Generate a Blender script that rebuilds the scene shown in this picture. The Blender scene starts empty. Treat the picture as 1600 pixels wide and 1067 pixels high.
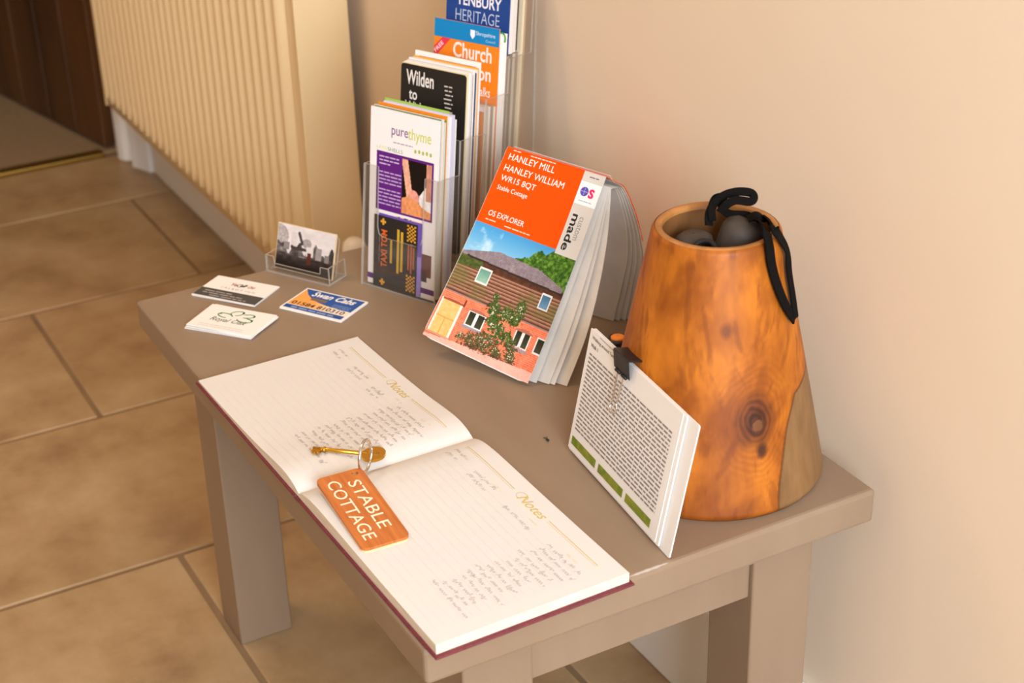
import bpy, bmesh, math, random
import numpy as np
from mathutils import Matrix, Vector

S = bpy.context.scene
C = S.collection
H = 0.47                      # height of the table top

# ------------------------------------------------------------------ camera
cam_d = bpy.data.cameras.new('camera')
cam = bpy.data.objects.new('camera', cam_d); C.objects.link(cam)
R_ = [[-0.4846447963, -0.8743261426, -0.0259464414],
      [-0.3911517053, 0.2431590207, -0.8876226868],
      [0.7823808311, -0.4200327214, -0.4598399157]]
right = Vector(R_[0]); up = -Vector(R_[1]); back = -Vector(R_[2])
CAMP = Vector((-0.9625, 0.892, 1.2914))
m = Matrix.Identity(4)
for i in range(3):
    m[i][0] = right[i]; m[i][1] = up[i]; m[i][2] = back[i]; m[i][3] = CAMP[i]
cam.matrix_world = m
cam_d.sensor_width = 36.0
cam_d.lens = 2561.67 / 1600 * 36
cam_d.clip_start = 0.02
cam_d.dof.use_dof = True
cam_d.dof.focus_distance = 1.58
cam_d.dof.aperture_fstop = 8.0
S.camera = cam

# ------------------------------------------------------------------ light
w = bpy.data.worlds.new('world'); S.world = w; w.use_nodes = True
w.node_tree.nodes['Background'].inputs[0].default_value = (0.80, 0.88, 1.0, 1)
w.node_tree.nodes['Background'].inputs[1].default_value = 0.6

def area(name, loc, target, sx, sy, energy, col):
    d = bpy.data.lights.new(name, 'AREA'); d.shape = 'RECTANGLE'; d.size = sx; d.size_y = sy
    d.energy = energy; d.color = col
    o = bpy.data.objects.new(name, d); C.objects.link(o); o.location = loc
    o.rotation_euler = (Vector(target) - Vector(loc)).to_track_quat('-Z', 'Y').to_euler()
    return o
area('window_light', (-2.5, 0.95, 1.55), (0, 0.7, 0.8), 1.3, 1.15, 112, (0.76, 0.87, 1.0))
area('ceiling_light', (1.15, 0.75, 2.36), (1.15, 0.75, 0), 0.4, 0.4, 10, (1.0, 0.70, 0.42))
S.view_settings.view_transform = 'Standard'
S.view_settings.look = 'None'
S.view_settings.gamma = 1.0
S.view_settings.use_curve_mapping = False
S.view_settings.exposure = 0.21

# ------------------------------------------------------------------ helpers
def lin(c):
    if isinstance(c, str):
        c = tuple(int(c[i:i + 2], 16) / 255 for i in (0, 2, 4))
    return tuple((x / 12.92 if x <= 0.04045 else ((x + 0.055) / 1.055) ** 2.4) for x in c)

def mat(name, col, rough=0.5, metal=0.0, noise=None, bump=None, spec=0.5, coat=0.0):
    """noise = (scale, colour2, detail, stretch) mixes a second colour in"""
    mt = bpy.data.materials.new(name); mt.use_nodes = True
    nt = mt.node_tree; b = nt.nodes['Principled BSDF']
    c = lin(col)
    b.inputs['Base Color'].default_value = (*c, 1)
    b.inputs['Roughness'].default_value = rough
    b.inputs['Metallic'].default_value = metal
    b.inputs['Specular IOR Level'].default_value = spec
    b.inputs['Coat Weight'].default_value = coat
    if noise or bump:
        tc = nt.nodes.new('ShaderNodeTexCoord')
    if noise:
        sc, c2, det, st = noise
        mp = nt.nodes.new('ShaderNodeMapping'); mp.inputs['Scale'].default_value = st
        nz = nt.nodes.new('ShaderNodeTexNoise'); nz.inputs['Scale'].default_value = sc
        nz.inputs['Detail'].default_value = det; nz.inputs['Roughness'].default_value = 0.6
        rp = nt.nodes.new('ShaderNodeValToRGB')
        rp.color_ramp.elements[0].position = 0.33; rp.color_ramp.elements[1].position = 0.68
        rp.color_ramp.elements[0].color = (*c, 1); rp.color_ramp.elements[1].color = (*lin(c2), 1)
        nt.links.new(tc.outputs['Object'], mp.inputs[0]); nt.links.new(mp.outputs[0], nz.inputs['Vector'])
        nt.links.new(nz.outputs['Fac'], rp.inputs[0]); nt.links.new(rp.outputs[0], b.inputs['Base Color'])
    if bump:
        sc, stg, st = bump
        mp = nt.nodes.new('ShaderNodeMapping'); mp.inputs['Scale'].default_value = st
        nz = nt.nodes.new('ShaderNodeTexNoise'); nz.inputs['Scale'].default_value = sc; nz.inputs['Detail'].default_value = 4
        bp = nt.nodes.new('ShaderNodeBump'); bp.inputs['Strength'].default_value = stg; bp.inputs['Distance'].default_value = 0.002
        nt.links.new(tc.outputs['Object'], mp.inputs[0]); nt.links.new(mp.outputs[0], nz.inputs['Vector'])
        nt.links.new(nz.outputs['Fac'], bp.inputs['Height']); nt.links.new(bp.outputs[0], b.inputs['Normal'])
    return mt

ONE = (1, 1, 1)
M = {}
M['wall'] = mat('wall_paint', 'ECD8BF', 0.75, noise=(1.3, 'E9D3B8', 3, ONE), bump=(60, 0.06, ONE))
M['wall2'] = mat('dark_wall_paint', 'B59C7C', 0.8)
M['white'] = mat('white_gloss_paint', 'F4F0EA', 0.35)
M['ceil'] = mat('ceiling_paint', 'F2E9DB', 0.8)
M['grout'] = mat('grout', '8F7250', 0.9, noise=(9, '7C6144', 4, ONE))
M['carpet'] = mat('carpet', 'A98C68', 0.95, noise=(220, '8C7150', 3, ONE), bump=(300, 0.5, ONE))
M['oak'] = mat('dark_oak', '6B4421', 0.45, noise=(6, '3E240E', 6, (1, 1, 0.14)))
M['brass'] = mat('brass_strip', 'A8843C', 0.35, 0.9)
M['rad'] = mat('radiator_enamel', 'EBCE9E', 0.33)
M['plastic'] = mat('white_plastic', 'EFE6DA', 0.4)
M['taupe'] = mat('taupe_paint', '927B64', 0.42, noise=(5, '8C745D', 5, (1, 3, 1)), bump=(40, 0.05, (1, 8, 8)))
M['paper'] = mat('paper', 'F1ECE6', 0.6)
M['page'] = mat('book_page', 'DCD6D0', 0.65)
M['pageedge'] = mat('page_edge', 'EBDFCB', 0.7, noise=(40, 'D9C6AA', 2, (1, 1, 30)))
M['maroon'] = mat('maroon_cloth', '782A32', 0.6, noise=(300, '5E1E28', 2, ONE), bump=(500, 0.2, ONE))
M['gold'] = mat('key_brass', 'D6A43C', 0.25, 1.0)
M['steel'] = mat('steel', 'D8D2CC', 0.22, 1.0)
M['black'] = mat('black_metal', '17161A', 0.35)
M['rubber'] = mat('dark_rubber', '463C35', 0.6, spec=0.3)
M['rubber2'] = mat('black_rubber', '1E1917', 0.6, spec=0.3)
M['strap'] = mat('black_webbing', '120F0D', 0.9, spec=0.08, bump=(400, 0.4, ONE))
M['orange'] = mat('orange_plastic', 'F08A1E', 0.4)
M['tagwood'] = mat('tag_wood', 'CC7836', 0.5, noise=(16, 'AC5A22', 6, (12, 1, 1)))
M['tagedge'] = mat('tag_edge', 'F0C690', 0.55)
M['tagcut'] = mat('engraved_wood', 'FBE3C4', 0.6)
M['mappaper'] = mat('map_paper', 'E9E3DA', 0.65, noise=(25, 'DCD5CC', 4, ONE))
M['orangecard'] = mat('orange_card', 'F2641C', 0.4)
M['inner'] = mat('basket_inner_wood', '8A5A2E', 0.6, noise=(20, '5C3818', 5, (1, 1, 0.3)))

def ink_mat():
    mt = bpy.data.materials.new('printed_ink'); mt.use_nodes = True
    nt = mt.node_tree; b = nt.nodes['Principled BSDF']
    a = nt.nodes.new('ShaderNodeAttribute'); a.attribute_name = 'Col'
    nt.links.new(a.outputs['Color'], b.inputs['Base Color'])
    b.inputs['Roughness'].default_value = 0.45
    b.inputs['Specular IOR Level'].default_value = 0.2
    return mt
M['ink'] = ink_mat()

def acrylic(name, tint, alpha):
    mt = bpy.data.materials.new(name); mt.use_nodes = True
    nt = mt.node_tree; nt.nodes.clear()
    out = nt.nodes.new('ShaderNodeOutputMaterial')
    tr = nt.nodes.new('ShaderNodeBsdfTransparent'); tr.inputs[0].default_value = (*tint, 1)
    gl = nt.nodes.new('ShaderNodeBsdfGlossy'); gl.inputs['Roughness'].default_value = 0.08
    lw = nt.nodes.new('ShaderNodeLayerWeight'); lw.inputs['Blend'].default_value = 0.5
    pw = nt.nodes.new('ShaderNodeMath'); pw.operation = 'POWER'; pw.inputs[1].default_value = 4.0
    fr = nt.nodes.new('ShaderNodeMath'); fr.operation = 'MULTIPLY_ADD'; fr.inputs[1].default_value = 0.7; fr.inputs[2].default_value = 0.025
    nt.links.new(lw.outputs['Facing'], pw.inputs[0]); nt.links.new(pw.outputs[0], fr.inputs[0])
    mx = nt.nodes.new('ShaderNodeMixShader')
    nt.links.new(fr.outputs[0], mx.inputs[0]); nt.links.new(tr.outputs[0], mx.inputs[1]); nt.links.new(gl.outputs[0], mx.inputs[2])
    df = nt.nodes.new('ShaderNodeBsdfDiffuse'); df.inputs[0].default_value = (0.62, 0.55, 0.47, 1)
    m2 = nt.nodes.new('ShaderNodeMixShader'); m2.inputs[0].default_value = alpha
    nt.links.new(mx.outputs[0], m2.inputs[1]); nt.links.new(df.outputs[0], m2.inputs[2])
    nt.links.new(m2.outputs[0], out.inputs[0])
    return mt
M['acrylic'] = acrylic('clear_acrylic', (0.97, 0.96, 0.95), 0.03)
M['acrylic_edge'] = acrylic('acrylic_edge', (0.85, 0.82, 0.78), 0.5)

def paint_mat(hexcol, rough=0.5):
    k = 'paint_' + hexcol
    if k not in M:
        M[k] = mat('card_' + hexcol, hexcol, rough)
    return M[k]

def tag(o, label, cat, group=None):
    o['label'] = label; o['category'] = cat
    if group: o['group'] = group
    return o

def frame(O, U, V):
    U = Vector(U).normalized(); V = Vector(V); V = (V - U * V.dot(U)).normalized(); N = U.cross(V)
    mm = Matrix.Identity(4)
    for i in range(3):
        mm[i][0] = U[i]; mm[i][1] = V[i]; mm[i][2] = N[i]; mm[i][3] = O[i]
    return mm

def thing(name, label, cat, mw=None, group=None):
    o = bpy.data.objects.new(name, None); C.objects.link(o)
    o.empty_display_size = 0.02
    if mw is not None:
        o.matrix_world = mw if isinstance(mw, Matrix) else Matrix.Translation(mw)
    return tag(o, label, cat, group)

def mesh_obj(name, verts, faces, material, parent=None, smooth=False, mw=None, mats=None, midx=None):
    me = bpy.data.meshes.new(name)
    me.from_pydata([tuple(v) for v in verts], [], faces)
    for mt in ([material] if mats is None else mats): me.materials.append(mt)
    if midx is not None: me.polygons.foreach_set('material_index', midx)
    if smooth: me.polygons.foreach_set('use_smooth', [True] * len(me.polygons))
    me.update()
    o = bpy.data.objects.new(name, me); C.objects.link(o)
    if parent is not None: o.parent = parent
    if mw is not None: o.matrix_world = mw if isinstance(mw, Matrix) else Matrix.Translation(mw)
    return o

def bm_obj(name, bm, material, parent=None, smooth=False, mw=None):
    me = bpy.data.meshes.new(name)
    bmesh.ops.recalc_face_normals(bm, faces=bm.faces)
    bm.to_mesh(me); bm.free()
    me.materials.append(material)
    if smooth: me.polygons.foreach_set('use_smooth', [True] * len(me.polygons))
    o = bpy.data.objects.new(name, me); C.objects.link(o)
    if parent is not None: o.parent = parent
    if mw is not None: o.matrix_world = mw if isinstance(mw, Matrix) else Matrix.Translation(mw)
    return o

def bm_box(bm, x0, x1, y0, y1, z0, z1, bev=0.0, seg=2):
    r = bmesh.ops.create_cube(bm, size=1.0)
    for v in r['verts']:
        v.co = Vector(((x0 + x1) / 2 + v.co.x * (x1 - x0), (y0 + y1) / 2 + v.co.y * (y1 - y0), (z0 + z1) / 2 + v.co.z * (z1 - z0)))
    if bev > 0:
        es = list({e for v in r['verts'] for e in v.link_edges})
        bmesh.ops.bevel(bm, geom=es, offset=bev, segments=seg, affect='EDGES', profile=0.5)

def box(name, x0, x1, y0, y1, z0, z1, material, parent=None, bev=0.0, mw=None, seg=2):
    bm = bmesh.new(); bm_box(bm, x0, x1, y0, y1, z0, z1, bev, seg)
    return bm_obj(name, bm, material, parent, False, mw)

def struct(o):
    o['kind'] = 'structure'; return o

def prism(pts, z0, z1):
    """outline in xy extruded in z -> verts, faces"""
    n = len(pts)
    v = [(p[0], p[1], z0) for p in pts] + [(p[0], p[1], z1) for p in pts]
    f = [tuple(range(n - 1, -1, -1)), tuple(range(n, 2 * n))]
    f += [(i, (i + 1) % n, n + (i + 1) % n, n + i) for i in range(n)]
    return v, f

def rounded_rect(x0, y0, x1, y1, r, n=5):
    pts = []
    for cx, cy, a0 in ((x1 - r, y0 + r, -90), (x1 - r, y1 - r, 0), (x0 + r, y1 - r, 90), (x0 + r, y0 + r, 180)):
        for k in range(n + 1):
            a = math.radians(a0 + 90 * k / n); pts.append((cx + r * math.cos(a), cy + r * math.sin(a)))
    return pts

def lathe(prof, n=96, closed=False):
    v = []; f = []
    for r, z in prof:
        for k in range(n):
            a = 2 * math.pi * k / n; v.append((r * math.cos(a), r * math.sin(a), z))
    m_ = len(prof)
    for i in range(m_ - 1):
        for k in range(n):
            k2 = (k + 1) % n
            f.append((i * n + k, i * n + k2, (i + 1) * n + k2, (i + 1) * n + k))
    return v, f

def catmull(pts, per=8):
    P = [Vector(p) for p in pts]; out = []
    for i in range(len(P) - 1):
        p0 = P[max(i - 1, 0)]; p1 = P[i]; p2 = P[i + 1]; p3 = P[min(i + 2, len(P) - 1)]
        for k in range(per):
            t = k / per
            out.append(0.5 * ((2 * p1) + (p2 - p0) * t + (2 * p0 - 5 * p1 + 4 * p2 - p3) * t * t + (3 * p1 - p0 - 3 * p2 + p3) * t ** 3))
    out.append(P[-1]); return out

def tube(path, r, n=8, closed=False):
    P = [Vector(p) for p in path]; v = []; f = []; L = len(P)
    prev = None
    for i in range(L):
        if closed: d = P[(i + 1) % L] - P[i - 1]
        else: d = P[min(i + 1, L - 1)] - P[max(i - 1, 0)]
        d.normalize()
        if prev is None:
            a = Vector((0, 0, 1)) if abs(d.z) < 0.9 else Vector((1, 0, 0))
            prev = (a - d * a.dot(d)).normalized()
        else:
            prev = (prev - d * prev.dot(d)).normalized()
        b = d.cross(prev)
        for k in range(n):
            a = 2 * math.pi * k / n; v.append(P[i] + prev * (r * math.cos(a)) + b * (r * math.sin(a)))
    for i in range(L if closed else L - 1):
        j = (i + 1) % L
        for k in range(n):
            k2 = (k + 1) % n; f.append((i * n + k, i * n + k2, j * n + k2, j * n + k))
    if not closed:
        f.append(tuple(range(n - 1, -1, -1))); f.append(tuple((L - 1) * n + k for k in range(n)))
    return v, f

def ribbon(path, normals, wid, th):
    """flat strap swept along path, wide side perpendicular to the normal"""
    P = [Vector(p) for p in path]; v = []; f = []; L = len(P)
    for i in range(L):
        d = (P[min(i + 1, L - 1)] - P[max(i - 1, 0)]).normalized()
        nn = Vector(normals[i]); nn = (nn - d * nn.dot(d)).normalized(); b = d.cross(nn)
        for sx, sy in ((-1, -1), (1, -1), (1, 1), (-1, 1)):
            v.append(P[i] + b * (sx * wid / 2) + nn * (sy * th / 2))
    for i in range(L - 1):
        for k in range(4):
            k2 = (k + 1) % 4; f.append((i * 4 + k, i * 4 + k2, (i + 1) * 4 + k2, (i + 1) * 4 + k))
    f.append((3, 2, 1, 0)); f.append(tuple((L - 1) * 4 + k for k in range(4)))
    return v, f

# value noise for print colours
_rng = np.random.RandomState(3)
_lat = _rng.rand(64, 64)
def vnoise(x, y, sc):
    x = np.asarray(x) * sc; y = np.asarray(y) * sc
    xi = np.floor(x).astype(int); yi = np.floor(y).astype(int); fx = x - xi; fy = y - yi
    fx = fx * fx * (3 - 2 * fx); fy = fy * fy * (3 - 2 * fy)
    g = lambda i, j: _lat[i % 64, j % 64]
    return (g(xi, yi) * (1 - fx) + g(xi + 1, yi) * fx) * (1 - fy) + (g(xi, yi + 1) * (1 - fx) + g(xi + 1, yi + 1) * fx) * fy
def fbm(x, y, sc, o=4):
    s = 0; a = 0.5; t = 0
    for k in range(o):
        s = s + a * vnoise(x + 7.3 * k, y + 3.1 * k, sc * 2 ** k); t += a; a *= 0.55
    return s / t

def in_poly(x, y, pts):
    ins = np.zeros(np.shape(x), bool); n = len(pts); j = n - 1
    for i in range(n):
        xi, yi = pts[i]; xj, yj = pts[j]
        c = ((yi > y) != (yj > y)) & (x < (xj - xi) * (y - yi) / (yj - yi + 1e-12) + xi)
        ins ^= c; j = i
    return ins

_tc = bpy.data.curves.new('lettering', 'FONT')
_to = bpy.data.objects.new('lettering', _tc); C.objects.link(_to)
_cache = {}
def text_geo(s, bold=0.0, shear=0.0):
    k = (s, bold, shear)
    if k in _cache: return _cache[k]
    _tc.body = s; _tc.size = 1.0; _tc.offset = bold; _tc.shear = shear; _tc.resolution_u = 3
    bpy.context.view_layer.update()
    dg = bpy.context.evaluated_depsgraph_get(); e = _to.evaluated_get(dg); me = e.to_mesh()
    v = np.array([tuple(q.co)[:2] for q in me.vertices]).reshape(-1, 2)
    f = [tuple(p.vertices) for p in me.polygons]
    e.to_mesh_clear(); _cache[k] = (v, f); return v, f

class Ink:
    """flat print: coloured patches laid on a sheet, sizes in metres in the sheet's own x (right), y (up)"""
    def __init__(s): s.v = []; s.f = []; s.c = []
    def add(s, v, f, col, layer=1):
        b = len(s.v); z = 0.00008 * layer + 0.0001
        s.v += [(float(p[0]), float(p[1]), z) for p in v]
        cc = lin(col)
        for q in f: s.f.append(tuple(b + i for i in q)); s.c.append(cc)
    def rect(s, x0, y0, x1, y1, col, layer=1): s.add([(x0, y0), (x1, y0), (x1, y1), (x0, y1)], [(0, 1, 2, 3)], col, layer)
    def poly(s, pts, col, layer=1): s.add(pts, [tuple(range(len(pts)))], col, layer)
    def disc(s, cx, cy, r, col, layer=1, n=20, ry=None):
        ry = ry or r
        s.poly([(cx + r * math.cos(2 * math.pi * k / n), cy + ry * math.sin(2 * math.pi * k / n)) for k in range(n)], col, layer)
    def text(s, body, x0, y0, x1, y1, col, layer=2, bold=0.0, shear=0.0, rot=0):
        """lettering fitted to the box; rot = 90 reads upwards, -90 downwards"""
        v, f = text_geo(body, bold, shear)
        if not len(v): return
        a = v.min(0); b = v.max(0); q = (v - a) / (b - a)
        if rot == 90: q = np.stack([1 - q[:, 1], q[:, 0]], 1)
        if rot == -90: q = np.stack([q[:, 1], 1 - q[:, 0]], 1)
        q = q * [x1 - x0, y1 - y0] + [x0, y0]
        s.add(q, f, col, layer)
    def stroke(s, pts, wd, col, layer=2):
        P = [Vector((p[0], p[1])) for p in pts]; v = []; f = []
        for i in range(len(P)):
            d = P[min(i + 1, len(P) - 1)] - P[max(i - 1, 0)]
            if d.length < 1e-9: d = Vector((1, 0))
            d.normalize(); n = Vector((-d.y, d.x)); v += [P[i] + n * wd / 2, P[i] - n * wd / 2]
        for i in range(len(P) - 1): f.append((2 * i, 2 * i + 1, 2 * i + 3, 2 * i + 2))
        s.add(v, f, col, layer)
    def words(s, x0, y0, x1, h, col, seed=0, layer=2, fill=0.55):
        """a line of print too small to read: word-long bars"""
        r = random.Random(seed); x = x0
        while x < x1:
            L = r.uniform(1.4, 4.2) * h
            s.rect(x, y0, min(x + L, x1), y0 + h * fill, col, layer); x += L + 0.5 * h
    def grid(s, x0, y0, x1, y1, nx, ny, fun, layer=1):
        xs = np.linspace(x0, x1, nx + 1); ys = np.linspace(y0, y1, ny + 1)
        b = len(s.v); z = 0.00008 * layer + 0.0001
        s.v += [(float(x), float(y), z) for y in ys for x in xs]
        cx, cy = np.meshgrid((xs[1:] + xs[:-1]) / 2, (ys[1:] + ys[:-1]) / 2)
        col = fun(cx, cy)
        for j in range(ny):
            for i in range(nx):
                k = b + j * (nx + 1) + i
                s.f.append((k, k + 1, k + nx + 2, k + nx + 1)); s.c.append(lin(tuple(col[j, i])))
    def build(s, name, parent, mapf=None, mw=None):
        V = s.v if mapf is None else [mapf(*p) for p in s.v]
        o = mesh_obj(name, V, s.f, M['ink'], parent, mw=mw)
        at = o.data.color_attributes.new('Col', 'FLOAT_COLOR', 'CORNER')
        n = [len(q) for q in s.f]
        arr = np.ones((sum(n), 4), np.float32); arr[:, :3] = np.repeat(np.array(s.c, np.float32), n, axis=0)
        at.data.foreach_set('color', arr.ravel())
        return o

def slab(name, w_, h_, t, material, parent=None, mw=None, r=0.0):
    """a sheet: x 0..w, y 0..h, front face at z = 0, thickness behind it"""
    pts = rounded_rect(0, 0, w_, h_, r) if r else [(0, 0), (w_, 0), (w_, h_), (0, h_)]
    v, f = prism(pts, -t, 0)
    return mesh_obj(name, v, f, material, parent, mw=mw)

# ------------------------------------------------------------------ the room
WY = -0.03
X0, X1, Y1, ZC = -2.6, 2.5, 3.0, 2.4
struct(box('wall_right', X0 - 0.1, X1 + 2.2, WY - 0.1, WY, -0.02, ZC, M['wall']))
struct(box('wall_left', X0 - 0.1, X1 + 0.1, Y1, Y1 + 0.1, -0.02, ZC, M['wall2']))
struct(box('ceiling', X0 - 0.1, X1 + 2.2, WY - 0.1, Y1 + 0.1, ZC, ZC + 0.1, M['ceil']))
def wall_with_hole(name, xa, xb, y0, y1, hy0, hy1, hz0, hz1, material):
    bm = bmesh.new()
    bm_box(bm, xa, xb, y0, hy0, -0.02, ZC); bm_box(bm, xa, xb, hy1, y1, -0.02, ZC)
    bm_box(bm, xa, xb, hy0, hy1, hz1, ZC)
    if hz0 > 0: bm_box(bm, xa, xb, hy0, hy1, -0.02, hz0)
    return struct(bm_obj(name, bm, material))
wall_with_hole('wall_back', X1, X1 + 0.1, WY, Y1, 0.012, 0.86, 0, 2.03, M['wall'])
wall_with_hole('wall_front', X0 - 0.1, X0, WY, Y1, 0.3, 1.6, 0.95, 2.15, M['wall2'])
struct(box('wall_beyond', X1 + 2.1, X1 + 2.2, WY, Y1, -0.02, ZC, M['wall']))
struct(box('wall_beyond_left', X1 + 0.1, X1 + 2.2, Y1, Y1 + 0.1, -0.02, ZC, M['wall']))

fl = struct(box('floor', X0 - 0.1, X1 + 0.02, WY, Y1, -0.03, -0.0025, M['grout']))
# stone tiles, half bond
def tile_material():
    mt = bpy.data.materials.new('travertine_tile'); mt.use_nodes = True
    nt = mt.node_tree; b = nt.nodes['Principled BSDF']; b.inputs['Roughness'].default_value = 0.42
    tc = nt.nodes.new('ShaderNodeTexCoord'); oi = nt.nodes.new('ShaderNodeObjectInfo')
    ad = nt.nodes.new('ShaderNodeVectorMath'); ad.operation = 'ADD'
    sc = nt.nodes.new('ShaderNodeVectorMath'); sc.operation = 'SCALE'; sc.inputs['Scale'].default_value = 3.7
    nt.links.new(oi.outputs['Location'], sc.inputs[0]); nt.links.new(tc.outputs['Object'], ad.inputs[0]); nt.links.new(sc.outputs[0], ad.inputs[1])
    n1 = nt.nodes.new('ShaderNodeTexNoise'); n1.inputs['Scale'].default_value = 7; n1.inputs['Detail'].default_value = 7; n1.inputs['Roughness'].default_value = 0.62
    n2 = nt.nodes.new('ShaderNodeTexNoise'); n2.inputs['Scale'].default_value = 2.2; n2.inputs['Detail'].default_value = 3
    nt.links.new(ad.outputs[0], n1.inputs['Vector']); nt.links.new(ad.outputs[0], n2.inputs['Vector'])
    r1 = nt.nodes.new('ShaderNodeValToRGB')
    e = r1.color_ramp.elements; e[0].position = 0.28; e[0].color = (*lin('967450'), 1); e[1].position = 0.72; e[1].color = (*lin('C2A57E'), 1)
    x = e.new(0.48); x.color = (*lin('B29168'), 1)
    r2 = nt.nodes.new('ShaderNodeValToRGB')
    e = r2.color_ramp.elements; e[0].position = 0.3; e[0].color = (0.80, 0.78, 0.74, 1); e[1].position = 0.7; e[1].color = (1, 1, 1, 1)
    mx = nt.nodes.new('ShaderNodeMix'); mx.data_type = 'RGBA'; mx.blend_type = 'MULTIPLY'; mx.inputs[0].default_value = 1
    nt.links.new(n1.outputs['Fac'], r1.inputs[0]); nt.links.new(n2.outputs['Fac'], r2.inputs[0])
    nt.links.new(r1.outputs[0], mx.inputs[6]); nt.links.new(r2.outputs[0], mx.inputs[7]); nt.links.new(mx.outputs[2], b.inputs['Base Color'])
    bp = nt.nodes.new('ShaderNodeBump'); bp.inputs['Strength'].default_value = 0.15; bp.inputs['Distance'].default_value = 0.003
    nt.links.new(n1.outputs['Fac'], bp.inputs['Height']); nt.links.new(bp.outputs[0], b.inputs['Normal'])
    return mt
M['tile'] = tile_material()
PX, PY, G = 0.435, 0.66, 0.008
tmesh = {}
def tile(xa, xb, ya, yb):
    k = (round(xb - xa, 4), round(yb - ya, 4))
    if k not in tmesh:
        bm = bmesh.new(); bm_box(bm, 0, k[0], 0, k[1], -0.012, 0.0, 0.002, 1)
        bmesh.ops.recalc_face_normals(bm, faces=bm.faces)
        me = bpy.data.meshes.new('tile'); bm.to_mesh(me); bm.free(); me.materials.append(M['tile']); tmesh[k] = me
    o = bpy.data.objects.new('tile', tmesh[k]); C.objects.link(o); o.parent = fl; o.location = (xa, ya, 0)
rows = [0.4845 + PX * k for k in range(-8, 6)]
for i, xa in enumerate(rows):
    xa2, xb2 = max(xa + G / 2, X0), min(xa + PX - G / 2, X1 - 0.005)
    if xb2 - xa2 < 0.02: continue
    off = (0.413 if xa < 1 else 0.396) if (i % 2 == 0) else 0.075
    y = off - 2 * PY
    while y < Y1:
        ya, yb = max(y + G / 2, WY + 0.001), min(y + PY - G / 2, Y1)
        if yb - ya > 0.02: tile(xa2, xb2, ya, yb)
        y += PY

# baseboard along the cream wall (square edge, rounded top)
bm = bmesh.new(); bm_box(bm, X0, 2.345, WY, -0.012, 0, 0.155, 0.004, 2)
struct(bm_obj('baseboard_right', bm, M['white']))
# moulded white door casing in the corner
prof = [(2.345, WY), (2.347, -0.006), (2.362, 0.000), (2.385, 0.008), (2.402, 0.016), (2.411, 0.012), (2.417, 0.003), (2.432, 0.001),
        (2.442, 0.006), (2.450, 0.019), (2.462, 0.025), (2.474, 0.027), (2.482, 0.024), (2.50, 0.012), (2.50, WY)]
v, f = prism(prof, 0.0, 2.06)
struct(mesh_obj('trim_1', v, f, M['white']))
# carpet room beyond the doorway
ob = struct(box('floor_beyond', X1 + 0.02, X1 + 2.2, WY, Y1, -0.03, 0.004, M['carpet']))
th = struct(box('trim_2', 2.497, 2.53, 0.05, 0.86, -0.002, 0.009, M['brass'], bev=0.003))
# plank door standing open into the next room
ang = math.atan2(0.112, 0.52)
door = bpy.data.objects.new('door_1', None); C.objects.link(door); door['kind'] = 'structure'
door.matrix_world = Matrix.Translation((2.525, 0.040, 0.012)) @ Matrix.Rotation(ang, 4, 'Z')
for k in range(6):
    box('plank', 0.132 * k + 0.001, 0.132 * (k + 1) - 0.0015, -0.042, 0.0, 0, 1.98, M['oak'], door, 0.003)
# window behind the camera
wn = struct(bpy.data.objects.new('window_1', None)); C.objects.link(wn); wn.location = (X0 - 0.05, 0.95, 1.55)
for nm, a in (('window_frame', (-0.02, 0.02, -0.65, 0.65, -0.60, -0.55)), ('window_frame', (-0.02, 0.02, -0.65, 0.65, 0.55, 0.60)),
              ('window_frame', (-0.02, 0.02, -0.65, -0.6, -0.55, 0.55)), ('window_frame', (-0.02, 0.02, 0.6, 0.65, -0.55, 0.55)),
              ('glazing_bar', (-0.015, 0.015, -0.02, 0.02, -0.55, 0.55))):
    box(nm, *a, M['white'], wn, 0.003)
box('pane', -0.003, 0.003, -0.6, -0.02, -0.55, 0.55, M['acrylic'], wn)
box('pane', -0.003, 0.003, 0.02, 0.6, -0.55, 0.55, M['acrylic'], wn)

# ------------------------------------------------------------------ radiator
rx0, rx1, rz0, rz1, ryf, ryb = 1.18, 2.315, 0.178, 0.80, 0.085, -0.006
rad = thing('radiator', 'cream panel radiator with vertical ribs on the wall beyond the table', 'radiator', (1.75, 0.04, 0.178))
def R_L(x, y, z): return (x - 1.75, y - 0.04, z - 0.178)
pitch = 0.0383
nx_ = 900; xs = np.linspace(rx0, rx1, nx_)
zs = [rz0 - 0, rz0 + 0.004, rz0 + 0.026, rz0 + 0.030, rz0 + 0.036, rz0 + 0.046, rz0 + 0.056, rz1 - 0.06, rz1 - 0.05, rz1 - 0.04, rz1 - 0.03, rz1 - 0.004, rz1]
v = []; f = []
for z in zs:
    for x in xs:
        t = ((x - (rx0 + 0.035)) / pitch) % 1.0
        inside = (rx0 + 0.03 < x < rx1 - 0.03)
        d = min(z - (rz0 + 0.028), (rz1 - 0.032) - z)
        e = 0.0
        if inside and d > 0:
            cap = min(1.0, d / 0.020); wv = 0.40 * math.sqrt(1 - (1 - cap) ** 2)
            u = abs(t - 0.5) / max(wv, 1e-4)
            if u < 1: e = 0.0125 * (0.5 + 0.5 * math.cos(math.pi * u)) ** 0.5
        bend = 0.006 if (z in (zs[0], zs[-1])) else 0.0
        v.append(R_L(x, ryf - 0.0110 + e - bend, z))
n = len(xs)
for j in range(len(zs) - 1):
    for i in range(n - 1): f.append((j * n + i + 1, j * n + i, (j + 1) * n + i, (j + 1) * n + i + 1))
mesh_obj('front_panel', v, f, M['rad'], rad, smooth=True)
def rbox(nm, x0, x1, y0, y1, z0, z1, bev=0.003, mt=None):
    a = R_L(x0, y0, z0); b = R_L(x1, y1, z1)
    return box(nm, a[0], b[0], a[1], b[1], a[2], b[2], mt or M['rad'], rad, bev)
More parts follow.
